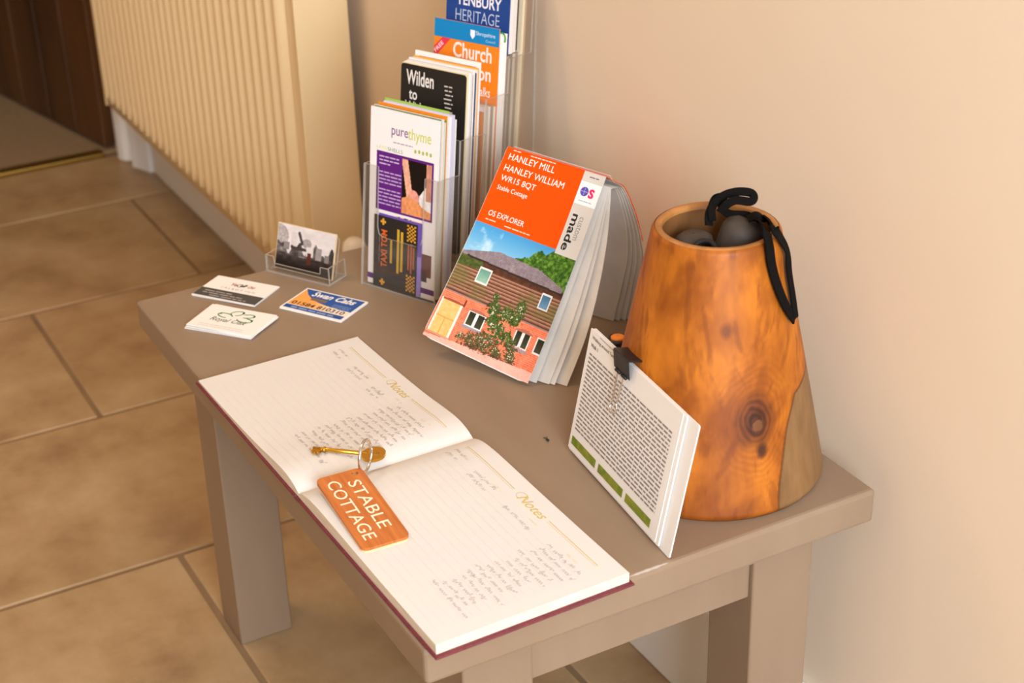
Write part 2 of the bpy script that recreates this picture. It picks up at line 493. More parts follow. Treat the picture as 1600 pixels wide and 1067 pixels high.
rbox('end_panel', rx0 - 0.002, rx0 + 0.002, ryb, ryf - 0.008, rz0 + 0.0, rz1 + 0.004, 0.0015)
rbox('end_panel', rx1 - 0.002, rx1 + 0.002, ryb, ryf - 0.008, rz0 + 0.0, rz1 + 0.004, 0.0015)
rbox('back_panel', rx0, rx1, ryb, ryb + 0.006, rz0, rz1, 0.002)
rbox('top_grille', rx0, rx1, ryb, ryf - 0.008, rz1, rz1 + 0.006, 0.002)
for xb in (1.4, 2.1): rbox('wall_bracket', xb - 0.015, xb + 0.015, WY + 0.0003, ryb, rz0 + 0.1, rz1 - 0.1, 0.001)
v, f = lathe([(0.0, 0.305), (0.010, 0.304), (0.0165, 0.298), (0.0185, 0.288), (0.0185, 0.25), (0.015, 0.24), (0.012, 0.22), (0.009, 0.21), (0.009, 0.0)], 32)
vx, vy = 1.135, 0.030
vo = mesh_obj('thermostatic_valve', [R_L(p[0] + vx, p[1] + vy, p[2]) for p in v], f, M['plastic'], rad, smooth=True)
v, f = tube([R_L(vx, vy, 0.222), R_L(rx0, vy, 0.222)], 0.008)
mesh_obj('valve_pipe', v, f, M['plastic'], vo)

# ------------------------------------------------------------------ table
TL, TD, TT = 0.757, 0.463, 0.0355
tb = thing('side_table', 'low taupe-painted wooden side table standing against the cream wall', 'table', (TL / 2, TD / 2, 0))
def tbox(nm, x0, x1, y0, y1, z0, z1, bev): return box(nm, x0 - TL / 2, x1 - TL / 2, y0 - TD / 2, y1 - TD / 2, z0, z1, M['taupe'], tb, bev, seg=3)
tbox('table_top', 0, TL, 0, TD, H - TT, H, 0.0045)
LG = 0.069; zt = H - TT
for lx in (0.040, 0.682):
    for ly in (0.036, 0.342): tbox('leg', lx, lx + LG, ly, ly + LG, 0, zt, 0.0025)
tbox('apron', 0.040 + LG, 0.682, 0.342 + LG - 0.030, 0.342 + LG - 0.010, zt - 0.075, zt, 0.0015)
tbox('apron', 0.040 + LG, 0.682, 0.046, 0.066, zt - 0.075, zt, 0.0015)
tbox('apron', 0.046, 0.066, 0.036 + LG, 0.342, zt - 0.075, zt, 0.0015)
tbox('apron', 0.682 + LG - 0.026, 0.682 + LG - 0.006, 0.036 + LG, 0.342, zt - 0.075, zt, 0.0015)

# glossy highlight painted in as a pale, worn strip along the near edge
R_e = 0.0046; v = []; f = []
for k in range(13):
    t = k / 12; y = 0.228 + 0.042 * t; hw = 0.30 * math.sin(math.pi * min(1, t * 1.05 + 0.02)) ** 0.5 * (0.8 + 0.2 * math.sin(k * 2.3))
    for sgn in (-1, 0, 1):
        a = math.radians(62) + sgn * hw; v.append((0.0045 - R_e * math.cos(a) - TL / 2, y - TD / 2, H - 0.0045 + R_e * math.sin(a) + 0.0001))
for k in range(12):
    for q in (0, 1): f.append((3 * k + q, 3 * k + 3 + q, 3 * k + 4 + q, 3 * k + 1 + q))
mesh_obj('worn_edge_glint', v, f, mat('worn_glint_paint', 'B3A598', 0.4), tb)

# ------------------------------------------------------------------ guest book
BR = 0.020
e1 = Vector((math.cos(BR), math.sin(BR), 0)); e2 = Vector((-math.sin(BR), math.cos(BR), 0))
bo = Vector((-0.012, 0.2705, H))                         # near corner on the wall side
BL_, BW_ = 0.541, 0.190; GUT = 0.277                      # length, depth, gutter position
book = thing('guest_book', 'open maroon-backed guest book with handwritten cream pages', 'book', frame(bo + e1 * GUT, -e1, -e2))
# local: x from gutter to the near end (reader's right), y up towards the wall (0 at wall edge, -BW at front)
CT = 0.0025
bm = bmesh.new(); bm_box(bm, 0.004, GUT, -BW_, 0, 0.0003, CT, 0.0008, 1)
bm_box(bm, -(BL_ - GUT), -0.004, -BW_, 0, 0.0003, CT, 0.0008, 1); bm_box(bm, -0.0045, 0.0045, -BW_, 0, 0.0003, 0.0018)
bm_obj('cover', bm, M['maroon'], book)
PN = [(0, .0065), (.008, .0100), (.020, .0130), (.04, .0146), (.07, .0145), (.12, .0132), (.19, .0122), (.272, .0118)]
PF = [(0, .0065), (.008, .0100), (.020, .0130), (.035, .0141), (.055, .0130), (.09, .0098), (.14, .0072), (.2, .0055), (.262, .0046)]
def smooth_tab(tab):
    x = np.array([a for a, b in tab]); y = np.array([b for a, b in tab])
    xx = np.linspace(0, x[-1], 200); d = np.gradient(y, x)
    out = []
    for q in xx:
        i = min(max(np.searchsorted(x, q) - 1, 0), len(x) - 2); h = x[i + 1] - x[i]; t = (q - x[i]) / h
        out.append((2 * t ** 3 - 3 * t * t + 1) * y[i] + (t ** 3 - 2 * t * t + t) * h * d[i] + (-2 * t ** 3 + 3 * t * t) * y[i + 1] + (t ** 3 - t * t) * h * d[i + 1])
    return xx, np.array(out)
tabN, tabF = smooth_tab(PN), smooth_tab(PF)
def page_z(x):
    t = tabN if x >= 0 else tabF
    return float(np.interp(abs(x), t[0], t[1]))
ym0, ym1 = -BW_ + 0.003, -0.003
for nm, sgn, L in (('page_block', 1, 0.272), ('page_block', -1, 0.262)):
    xs = [sgn * L * (k / 60) ** 1.5 for k in range(61)]
    v = []; f = []
    for x in xs: v += [(x, ym0, CT), (x, ym0, page_z(x)), (x, ym1, page_z(x)), (x, ym1, CT)]
    for i in range(60):
        for k in range(3): f.append((i * 4 + k, (i + 1) * 4 + k, (i + 1) * 4 + k + 1, i * 4 + k + 1) if sgn > 0 else (i * 4 + k + 1, (i + 1) * 4 + k + 1, (i + 1) * 4 + k, i * 4 + k))
    e = 60 * 4; f.append((e, e + 1, e + 2, e + 3)); f.append((3, 2, 1, 0))
    mi = []
    for i in range(60): mi += [1, 0, 1]
    mi += [1, 1]
    o = mesh_obj(nm, v, f, None, book, mats=[M['page'], M['pageedge']], midx=mi)
# rules, gilt headings and handwriting
RULE, GILT, PEN, PEN2 = 'D6CEC2', 'D2B95C', '9A8D88', 'B0A6A1'
def scrawl(ink, x0, y0, length, h, seed, col, wd=0.00035):
    r = random.Random(seed); x = x0; end = x0 + length
    while x < end - 0.002:
        L = min(r.uniform(0.005, 0.014), end - x); n = max(6, int(L / 0.00045)); pts = []
        ph = r.uniform(0, 6); fr = r.uniform(1900, 2500); asc = 0
        for k in range(n):
            t = k / (n - 1); xx = x + L * t
            if r.random() < 0.07: asc = r.choice((0.9, 0.8, -0.8))
            asc *= 0.72
            yy = y0 + h * (0.35 + 0.33 * math.sin(fr * (xx - x) + ph) + asc * 0.9)
            pts.append((xx + 0.30 * (yy - y0), yy))
        ink.stroke(pts, wd, col, 2); x += L + r.uniform(0.002, 0.004)
def page_ink(x0, x1, seed, near):
    ink = Ink(); W_ = x1 - x0; r = random.Random(seed)
    seg = lambda a, b, y, wd, col: ink.stroke([(a + (b - a) * k / 30, y) for k in range(31)], wd, col, 1)
    X = lambda t: x0 + W_ * t
    ytop = -0.020
    seg(X(.06), X(.40), ytop, 0.0007, GILT); seg(X(.06), X(.40), ytop - 0.0022, 0.0003, GILT)
    seg(X(.63), X(.93), ytop, 0.0007, GILT); seg(X(.63), X(.93), ytop - 0.0022, 0.0003, GILT)
    ink.text('Notes', X(.45), ytop - 0.006, X(.61), ytop + 0.004, GILT, 2, shear=0.35)
    sw = [(X(.45) + 0.009 * math.cos(a) * (1 - a / 9), ytop - 0.001 + 0.006 * math.sin(a) * (1 - a / 12)) for a in np.linspace(0.3, 5.6, 30)]
    ink.stroke(sw, 0.0005, GILT, 2)
    for t in (.10, .33, .58, .82): scrawl(ink, X(t), ytop - 0.014, 0.016, 0.003, seed + int(t * 100), 'E4D29A', 0.0003)
    for k in range(17): seg(X(.05), X(.955), -0.043 - 0.0084 * k, 0.00028, RULE)
    A = PEN if not near else PEN2
    for k in range(2): scrawl(ink, X(.05), -0.034 - 0.0084 * k, 0.020, 0.004, seed + k, A)
    for k in range(2): scrawl(ink, X(.23), -0.038 - 0.0084 * k, 0.036, 0.0042, seed + 10 + k, A if k == 0 else PEN2)
    if not near:
        for k in range(2): scrawl(ink, X(.44), -0.042 - 0.0084 * k, 0.026, 0.0042, seed + 20 + k, A)
    else: scrawl(ink, X(.47), -0.043, 0.044, 0.0042, seed + 20, A)
    for k in range(14):
        a = .645 + r.uniform(-.02, .02) if not near else .735 + r.uniform(-.02, .02)
        scrawl(ink, X(a), -0.0415 - 0.0084 * k, W_ * (.955 - a) * r.uniform(.72, 1), 0.0042, seed + 40 + k, A)
    return ink
page_ink(0.004, 0.268, 5, True).build('writing', book, lambda x, y, z: (x, y, page_z(x) + z))
page_ink(-0.258, -0.004, 77, False).build('writing', book, lambda x, y, z: (x, y, page_z(x) + z))

# ------------------------------------------------------------------ key with wooden fob
c_tl, c_tr, c_br, c_bl = Vector((0.2500, 0.4393, 0.4955)), Vector((0.2440, 0.3955, 0.4955)), Vector((0.1340, 0.4110, 0.4880)), Vector((0.1318, 0.4560, 0.4880))
Uf = ((c_tr - c_tl) + (c_br - c_bl)).normalized(); Vf = ((c_tl - c_bl) + (c_tr - c_br)).normalized()
fw_, fh_ = 0.0450, ((c_tl - c_bl).length + (c_tr - c_br).length) / 2
fob = thing('key_fob', 'orange-brown wooden key fob engraved with two lines lying on the guest book', 'key fob', frame(c_bl, Uf, Vf))
pts = rounded_rect(0, 0, fw_, fh_, 0.006)
hx, hy, hr = fw_ - 0.0085, fh_ - 0.0065, 0.0032
# body with a hole: bridge the outline to the hole ring
def holed(nm, outline, z0, z1, material):
    bm = bmesh.new(); n_ = len(outline)
    def ring_geo(z):
        o_ = [bm.verts.new((p[0], p[1], z)) for p in outline]; h_ = []
        for p in outline:
            a = math.atan2(p[1] - hy, p[0] - hx); h_.append(bm.verts.new((hx + hr * math.cos(a), hy + hr * math.sin(a), z)))
        for k in range(n_): bm.faces.new((o_[k], o_[(k + 1) % n_], h_[(k + 1) % n_], h_[k]))
        return o_, h_
    ot, ht = ring_geo(z1); ob_, hb = ring_geo(z0)
    for k in range(n_):
        j = (k + 1) % n_; bm.faces.new((ot[k], ob_[k], ob_[j], ot[j])); bm.faces.new((ht[k], ht[j], hb[j], hb[k]))
    return bm_obj(nm, bm, material, fob)
def dense(pts_): 
    out = []
    for a, b in zip(pts_, pts_[1:] + pts_[:1]):
        L_ = math.hypot(b[0] - a[0], b[1] - a[1]); m_ = max(1, int(L_ / 0.002))
        out += [(a[0] + (b[0] - a[0]) * k / m_, a[1] + (b[1] - a[1]) * k / m_) for k in range(m_)]
    return out
holed('fob_face', dense(pts), -0.0028, 0.0, M['tagwood'])
holed('fob_back', dense(rounded_rect(0.0003, 0.0003, fw_ - 0.0003, fh_ - 0.0003, 0.0058)), -0.0052, -0.0029, M['tagedge'])
def letters(s_, x0, y0, x1, y1):
    vv, ff = text_geo(s_, 0.002)
    a = vv.min(0); b = vv.max(0); q = (vv - a) / (b - a); q = np.stack([q[:, 1], 1 - q[:, 0]], 1) * [x1 - x0, y1 - y0] + [x0, y0]
    return [(p[0], p[1], 0.00015) for p in q], ff
for wd, xa, xb in (('STABLE', 0.0245, 0.0365), ('COTTAGE', 0.0065, 0.0185)):
    y1_ = fh_ - (0.017 if wd == 'STABLE' else 0.010); y0_ = 0.021 if wd == 'STABLE' else 0.011
    vv, ff = letters(wd, xa, y0_, xb, y1_)
    mesh_obj('engraved_lettering', vv, ff, M['tagcut'], fob)
# key
kz = H + 0.0165
ka, kb = Vector((0.313, 0.4255, kz)), Vector((0.262, 0.3755, kz + 0.003))   # bit end, bow end
kd = (kb - ka); kl = kd.length; kd.normalize()
key = thing('key', 'brass lever key lying across the written page of the guest book', 'key', frame(ka, kd, Vector((0, 0, 1)).cross(kd)))
v, f = tube([(0.0, 0, 0), (0.010, 0, 0), (0.0105, 0, 0), (kl - 0.016, 0, 0)], 0.0021, 12); mesh_obj('shaft', v, f, M['gold'], key, True)
v, f = tube([(0.0105, 0, 0), (0.0125, 0, 0)], 0.0029, 12); mesh_obj('collar', v, f, M['gold'], key, True)
bit = [(0.0005, 0.001), (0.0005, -0.007), (0.0022, -0.007), (0.0022, -0.0055), (0.0036, -0.0055), (0.0036, -0.0078), (0.0052, -0.0078), (0.0052, -0.006), (0.0066, -0.006), (0.0066, -0.0074), (0.0092, -0.0074), (0.0092, 0.001)]
v, f = prism(bit, -0.0012, 0.0012); mesh_obj('bit', v, f, M['gold'], key)
bm = bmesh.new(); nb = 40; cxk = kl - 0.010
tops = []
for z in (0.0014, -0.0014):
    o_ = []; i_ = []
    for k in range(nb):
        a = 2 * math.pi * k / nb
        o_.append(bm.verts.new((cxk + 0.0115 * math.cos(a), 0.0125 * math.sin(a), z)))
        i_.append(bm.verts.new((cxk + 0.003 + 0.0028 * math.cos(a), 0.0028 * math.sin(a), z)))
    for k in range(nb): bm.faces.new((o_[k], o_[(k + 1) % nb], i_[(k + 1) % nb], i_[k]))
    tops.append((o_, i_))
for k in range(nb):
    j = (k + 1) % nb
    bm.faces.new((tops[0][0][k], tops[0][0][j], tops[1][0][j], tops[1][0][k])); bm.faces.new((tops[0][1][k], tops[0][1][j], tops[1][1][j], tops[1][1][k]))
bm_obj('bow', bm, M['gold'], key)
# split ring standing up between fob and key
hole_w = fob.matrix_world @ Vector((hx, hy, 0)); bow_w = key.matrix_world @ Vector((cxk + 0.003, 0, 0))
mid = (hole_w + bow_w) / 2; dr = (bow_w - hole_w); dr.z = 0; dr.normalize(); dr = (dr + 0.5 * Vector((0.83, -0.55, 0))).normalized()
cr = mid + Vector((0, 0, 0.0085)); rr = 0.0155
ringp = []
for k in range(96):
    a = 4 * math.pi * k / 95; ringp.append(dr * (rr * math.cos(a)) + Vector((0, 0, rr * math.sin(a))) + dr.cross(Vector((0, 0, 1))) * (0.0013 * (k / 95 - 0.5)))
v, f = tube(ringp, 0.0011, 8)
rg = mesh_obj('split_ring', v, f, M['steel'], None, True, mw=cr)
tag(rg, 'silver split ring standing up between the brass key and the wooden fob', 'key ring')

# ------------------------------------------------------------------ business cards on the table
def cardframe(cx, cy, a, z): 
    U = Vector((math.cos(a), math.sin(a), 0)); V = Vector((-math.sin(a), math.cos(a), 0))
    return frame(Vector((cx, cy, z)) - U * 0.0425 - V * 0.0275, U, V)
CW, CH = 0.085, 0.055
def stack(name, label, cx, cy, a, n, t, jit, group=None):
    """a pile of loose cards: every card its own object, the printed one on top"""
    r = random.Random(name); objs = []
    for k in range(n):
        top = k == n - 1
        lb = label[0] if top else label[1]
        da = 0 if top else r.uniform(-jit, jit)
        dx, dy = (0, 0) if top else (r.uniform(-jit, jit) * 0.05, r.uniform(-jit, jit) * 0.05)
        o = thing('business_card', lb, 'business card', cardframe(cx + dx, cy + dy, a + da, H + 0.0002 + t * (k + 1) + 0.0002 * k), None if top else group)
        slab('card', CW, CH, t, M['paper'], o); objs.append(o)
    return objs[-1]
c1 = stack('inn', ('white business card with a dark grey lower band, topmost of its pile', 'plain white card underneath the dark-banded white business card'), 0.7154, 0.3551, -2.5084, 3, 0.0006, 0.02, 'cards under the dark-banded card')
i = Ink()
i.rect(0, 0.0015, CW, 0.0215, '4B4744', 1)
i.text('T A L B O T  I N N', 0.021, 0.0265, 0.068, 0.0300, '9A8F8A', 2)
i.text('Ye', 0.029, 0.036, 0.037, 0.0425, 'B0402F', 2, bold=0.02, shear=0.2); i.text('Old', 0.052, 0.0365, 0.061, 0.0425, 'C0503F', 2, bold=0.01, shear=0.2)
i.stroke([(0.041 + 0.0035 * math.cos(a), 0.039 + 0.0035 * math.sin(a)) for a in np.linspace(0.5, 6, 20)], 0.0011, '4A4644', 2)
i.rect(0.0415, 0.037, 0.048, 0.0405, '55504D', 2); i.rect(0.046, 0.0395, 0.0495, 0.0435, '6A6562', 2)
for k, (a, b) in enumerate(((0.008, 0.045), (0.008, 0.062), (0.020, 0.070))): i.words(a, 0.0145 - 0.005 * k, b, 0.0035, 'A9A29C', k, 2)
i.build('print', c1)
c2 = stack('oak', ('white business card with a green curled leaf emblem, topmost of its pile', 'plain white card in the pile under the green leaf business card'), 0.6396, 0.3880, -2.4795, 5, 0.0008, 0.05, 'cards under the green leaf card')
i = Ink()
GR = '2F8A34'
def leafloop(cx, cy, rx, ry, a0, a1, rot):
    p = []
    for a in np.linspace(a0, a1, 24):
        x, y = rx * math.cos(a), ry * math.sin(a); p.append((cx + x * math.cos(rot) - y * math.sin(rot), cy + x * math.sin(rot) + y * math.cos(rot)))
    return p
i.stroke(leafloop(0.030, 0.034, 0.0095, 0.0048, 0.2, 5.2, -0.15), 0.0014, GR)
i.stroke(leafloop(0.041, 0.0425, 0.0075, 0.0050, -1.9, 3.6, 0.5), 0.0014, GR)
i.stroke(leafloop(0.056, 0.0400, 0.0080, 0.0042, -2.2, 2.2, 0.3), 0.0014, GR)
i.stroke(leafloop(0.0575, 0.030, 0.0095, 0.0045, -3.0, 1.6, -0.05), 0.0014, GR)
for x, y in ((0.0475, 0.0455), (0.0635, 0.0415), (0.066, 0.032), (0.0225, 0.037)): i.disc(x, y, 0.0014, GR, 2, 10, 0.002)
i.text('Royal Oak', 0.018, 0.0165, 0.064, 0.0275, '6A6A64', 3, shear=0.3)
for k in range(2): i.words(0.012, 0.008 - 0.004 * k, 0.07, 0.0016, 'CFC8C2', 20 + k)
i.build('print', c2)
c3 = stack('cabs', ('blue and orange taxi business card lying flat nearest the leaflet holder', 'white card hidden under the blue and orange taxi card'), 0.6270, 0.2815, -2.588, 2, 0.0007, 0.02, 'cards under the taxi card')
i = Ink()
BLU, ORA = '1E4C95', 'F5A24A'
i.rect(0.0025, 0.0025, CW - 0.0025, CH - 0.0025, 'F6E2CF', 1)
i.rect(0.0025, 0.0025, CW - 0.0025, 0.0105, BLU, 2)
def cabs(x, y):
    col = np.zeros(x.shape + (3,))
    base = np.array([0xF6, 0xE4, 0xD2]) / 255; o_ = np.array([0xF7, 0xA8, 0x55]) / 255; bl = np.array([0x24, 0x55, 0x9F]) / 255
    t = np.clip((x - 0.030) / 0.030, 0, 1)[..., None]
    col[:] = o_ * (1 - t) + base * t
    curve = 0.0215 + 0.030 * np.exp(-((x - 0.0025) / 0.020))
    col[y > curve] = bl
    ca = (np.abs(x - 0.032) < 0.011) & (np.abs(y - 0.0325) < 0.0035); col[ca] = np.array([0x7A, 0x66, 0x58]) / 255
    return col
i.grid(0.0025, 0.0118, CW - 0.0025, CH - 0.0025, 80, 42, cabs, 2)
i.text('Swan Cabs', 0.016, 0.0385, 0.075, 0.0505, 'F4EEEA', 4, bold=0.03, shear=0.25)
i.text('01584 810310', 0.006, 0.0128, 0.078, 0.0208, '2B2320', 4, bold=0.015)
i.words(0.012, 0.0045, 0.07, 0.004, '8FA6CC', 3, 4, 0.7)
for k in range(3): i.words(0.054, 0.0245 + 0.003 * k, 0.078, 0.0018, '8FA6CC', 30 + k, 4)
i.build('print', c3)

# ------------------------------------------------------------------ acrylic card stand with a photo card
def acr(name, outline, z0, z1, parent, mw=None):
    """acrylic sheet: clear faces, visible cut edges"""
    v, f = prism(outline, z0, z1)
    mi = [0, 0] + [1] * (len(f) - 2)
    return mesh_obj(name, v, f, None, parent, mats=[M['acrylic'], M['acrylic_edge']], midx=mi, mw=mw)
U2 = Vector((-0.862, -0.507, 0)); W2 = Vector((0.507, -0.862, 0))
A2 = Vector((0.7500, 0.3035, H + 0.0003))
stand = thing('card_stand', 'small clear acrylic business card stand on the far end of the table', 'card stand', frame(A2, U2, W2))
# local x right, y back, z up
def lowered(parent, nm, x0, x1, y0, y1, z0, z1):
    v, f = prism([(x0, y0), (x1, y0), (x1, y1), (x0, y1)], z0, z1)
    dims = (x1 - x0, y1 - y0, z1 - z0); th_ = dims.index(min(dims))
    mi = []
    for q in f:
        n_ = (Vector(v[q[1]]) - Vector(v[q[0]])).cross(Vector(v[q[2]]) - Vector(v[q[1]])); ax = max(range(3), key=lambda k: abs(n_[k])); mi.append(0 if ax == th_ else 1)
    return mesh_obj(nm, v, f, None, parent, mats=[M['acrylic'], M['acrylic_edge']], midx=mi)
SW, SD = 0.093, 0.034
lowered(stand, 'base', 0, SW, 0, SD, 0, 0.002)
lowered(stand, 'side_panel', 0, 0.002, 0.002, SD, 0.002, 0.022); lowered(stand, 'side_panel', SW - 0.002, SW, 0.002, SD, 0.002, 0.022)
fp = [(0, 0.002), (SW, 0.002), (SW, 0.022), (SW - 0.012, 0.022), (SW - 0.013, 0.013), (0.013, 0.013), (0.012, 0.022), (0, 0.022)]
sfp = acr('front_panel', fp, -0.002, 0, stand)
sfp.matrix_basis = Matrix(((1, 0, 0, 0), (0, 0, -1, 0), (0, 1, 0, 0), (0, 0, 0, 1)))
la = 0.30
bpn = acr('back_panel', rounded_rect(0.002, 0.0, SW - 0.002, 0.052, 0.006), -0.002, 0, stand)
bpn.matrix_basis = Matrix.Translation((0, 0.014, 0.002)) @ Matrix.Rotation(math.pi / 2 - la, 4, 'X')
ph_m = stand.matrix_world @ Matrix.Translation((0.004, 0.0105, 0.0025)) @ Matrix.Rotation(math.pi / 2 - la, 4, 'X')
pc = thing('photo_card', 'black and white photo card of a village street in the clear stand', 'business card', ph_m)
slab('card', CW, CH, 0.0025, paint_mat('E3C9A0'), pc)
def village(x, y):
    u = x / CW; vv = y / CH
    g = 0.78 + 0.15 * fbm(u * 6, vv * 6, 1.0) - 0.05 * u
    tree = (((u - 0.04) / 0.16) ** 2 + ((vv - 0.72) / 0.25) ** 2 < 1) ; g = np.where(tree, 0.50 + 0.3 * fbm(u, vv, 40), g)
    t2 = (((u - 0.52) / 0.08) ** 2 + ((vv - 0.66) / 0.10) ** 2 < 1); g = np.where(t2, 0.48 + 0.2 * fbm(u, vv, 40), g)
    top = 0.52 + 0.10 * np.sin(u * 21) + 0.06 * np.sin(u * 47 + 1)
    b = vv < top; g = np.where(b, 0.10 + 0.62 * fbm(u * 1.0, vv * 1.0, 9, 3) ** 2, g)
    for px, pw, y0, y1, val in ((0.30, 0.05, 0.50, 0.86, 0.85), (0.58, 0.06, 0.38, 0.60, 0.86), (0.18, 0.05, 0.45, 0.62, 0.55), (0.74, 0.05, 0.35, 0.62, 0.6), (0.88, 0.04, 0.3, 0.5, 0.5), (0.45, 0.05, 0.28, 0.36, 0.6)):
        g = np.where((np.abs(u - px) < pw) & (vv > y0) & (vv < y1), val - 0.1 * fbm(u, vv, 25), g)
    g = np.where(in_poly(u, vv, [(0.35, 0.86), (0.39, 0.90), (0.47, 0.62), (0.43, 0.60)]), 0.22, g)
    g = np.where(in_poly(u, vv, [(0.25, 0.56), (0.52, 0.54), (0.52, 0.48), (0.25, 0.50)]), 0.2, g)
    g = np.where(vv < 0.34, 0.04 + 0.30 * fbm(u, vv, 12, 3) * np.clip((vv - 0.1) * 4, 0, 1), g)
    g = np.clip(g, 0, 1)[..., None]
    c_ = g * np.array([1.0, 0.95, 0.93]) + (1 - g) * np.array([0.07, 0.04, 0.03])
    red = (np.abs(u - 0.575) < 0.03) & (vv > 0.2) & (vv < 0.46); c_[red] = np.array([0.34, 0.16, 0.11])
    return c_
i = Ink(); i.grid(0.0006, 0.0006, CW - 0.0006, CH - 0.0006, 90, 60, village); i.build('print', pc)

# ------------------------------------------------------------------ tiered leaflet holder
HU = Vector((-0.9074, -0.4202, 0)); HW = Vector((0.4202, -0.9074, 0)); HO = Vector((0.6575, 0.2215, H + 0.0003))
hold = thing('leaflet_holder', 'clear acrylic four-tier leaflet holder packed with leaflets against the wall', 'leaflet holder', frame(HO, HU, HW))
HWID = 0.111; LEAN = 0.13
def loc(u, w_, z): return (u, w_, z)
side = [(0, 0), (0.020, 0.145), (0.056, 0.141), (0.061, 0.180), (0.106, 0.175), (0.111, 0.214), (0.151, 0.210), (0.157, 0.249), (0.198, 0.246), (0.205, 0.30), (0.213, 0.36), (0.216, 0.36), (0.190, 0.0)]
for u0 in (0.0, HWID - 0.002):
    o = acr('side_panel', side, 0, 0.002, hold)
    o.matrix_basis = Matrix(((0, 0, 1, u0), (1, 0, 0, 0), (0, 1, 0, 0), (0, 0, 0, 1)))
def leaning(nm, outline, w0, lean, z0=0.0):
    o = acr(nm, outline, -0.002, 0, hold)
    # sheet x->u, y->up the lean, normal towards the viewer
    cl, sl = math.cos(lean), math.sin(lean)
    o.matrix_basis = Matrix(((1, 0, 0, 0), (0, sl, -cl, w0), (0, cl, sl, z0), (0, 0, 0, 1)))
    return o
a_, b_ = 0.002, HWID - 0.002
cut = [(a_, 0), (b_, 0), (b_, 0.146), (0.0895, 0.146), (0.0885, 0.075), (0.086, 0.067), (0.080, 0.064), (0.031, 0.064), (0.025, 0.067), (0.0225, 0.075), (0.0215, 0.146), (a_, 0.146)]
leaning('front_panel', cut, 0.0, math.atan2(0.020, 0.145))
for w0, z0, w1, z1 in ((0.0445, 0.037, 0.0605, 0.180), (0.0915, 0.072, 0.1105, 0.214), (0.138, 0.107, 0.1565, 0.249), (0.190, 0.0, 0.2145, 0.36)):
    L = math.hypot(w1 - w0, z1 - z0); leaning('tier_panel', [(a_, 0), (b_, 0), (b_, L), (a_, L)], w0, math.atan2(w1 - w0, z1 - z0), z0)
for w0, w1, z in ((0.002, 0.044, 0.0), (0.0435, 0.091, 0.036), (0.091, 0.1375, 0.071), (0.1375, 0.189, 0.106)):
    o = acr('tier_floor', [(a_, w0), (b_, w0), (b_, w1), (a_, w1)], z, z + 0.002, hold)

V_L = (HW * math.sin(LEAN) + Vector((0, 0, math.cos(LEAN))))
def leaf(label, u, w_, z, wd, ht, t, hexcol, ink=None, group=None, r=0.0, name='leaflet'):
    """w_ = depth of the front bottom edge inside the holder"""
    O = HO + HU * u + HW * w_ + Vector((0, 0, z))
    o = thing(name, label, 'leaflet', frame(O, HU, V_L), group)
    slab('paper', wd, ht, t, paint_mat(hexcol), o, r=r)
    if ink: ink.build('print', o)
    return o
DW, DH = 0.099, 0.210

# -- bottom tier: white spa leaflet in front
i = Ink()
i.text('pure', 0.031, 0.179, 0.055, 0.1905, '7A4A86', 2); i.text('thyme', 0.055, 0.1775, 0.088, 0.1945, 'C9CF3E', 2)
i.words(0.034, 0.1735, 0.062, 0.0022, 'A79BA5', 4)
for k in range(5): i.disc(0.066 + 0.0055 * k, 0.1695 + 0.0006 * (k % 2), 0.0016, 'A9B93E', 2, 8, 0.0024)
i.text('LAVA', 0.010, 0.1635, 0.025, 0.1675, 'DEDC8E', 2); i.text('SHELLS', 0.026, 0.1630, 0.048, 0.1672, '8FA079', 2)
i.rect(0.010, 0.092, 0.093, 0.161, '612079', 1)
for k in range(3): i.words(0.014, 0.1545 - 0.0042 * k, 0.043 - 0.012 * (k == 2), 0.0026, 'CDB6D6', 50 + k)
for k in range(4): i.words(0.014, 0.1365 - 0.0042 * k, 0.047, 0.0026, 'C3A8CE', 60 + k)
for k in range(5): i.words(0.014, 0.1160 - 0.0042 * k, 0.047, 0.0026, 'C3A8CE', 70 + k)
def hands(x, y):
    u = x / 0.041; v_ = y / 0.060; c_ = np.zeros(x.shape + (3,)); c_[:] = (0.09, 0.05, 0.04)
    w1 = (u > 0.62) & (v_ < 0.75 - 0.9 * (1 - u)) ; c_[w1] = (0.93, 0.90, 0.89)
    sk = np.array([0.93, 0.68, 0.56])
    arm = np.abs(u - (0.10 + 0.28 * (1 - v_))) < 0.11; c_[arm & (v_ > 0.25)] = sk
    arm2 = (u > 0.86) & (v_ > 0.35); c_[arm2] = (0.80, 0.55, 0.45)
    hand = ((u - 0.42) / 0.2) ** 2 + ((v_ - 0.33) / 0.17) ** 2 < 1; c_[hand] = (0.90, 0.60, 0.52)
    back_ = v_ < 0.24 + 0.10 * np.sin(u * 4 + 0.5); c_[back_] = np.array([0.88, 0.57, 0.36])
    c_ *= (0.85 + 0.3 * fbm(u, v_, 14))[..., None]
    return np.clip(c_, 0, 1)
i.grid(0.048, 0.0945, 0.0905, 0.158, 50, 70, lambda x, y: hands(x - 0.048, y - 0.0945), 2)
def hands2(x, y):
    c_ = np.zeros(x.shape + (3,)); n_ = fbm(x, y, 120)
    c_[:] = np.array([0.93, 0.72, 0.62]); c_[n_ < 0.42] = (0.22, 0.12, 0.09); c_[(n_ > 0.60)] = (0.97, 0.88, 0.84); return c_
i.grid(0.040, 0.062, 0.078, 0.089, 30, 22, hands2, 2)
def stones(x, y):
    n_ = fbm(x, y, 200)[..., None]; return np.clip(n_ * np.array([0.75, 0.70, 0.85]) * 1.1 - 0.1, 0, 1)
i.grid(0.010, 0.0585, 0.026, 0.083, 16, 24, stones, 2)
i.rect(0.011, 0.008, 0.026, 0.047, '3A3636', 2)
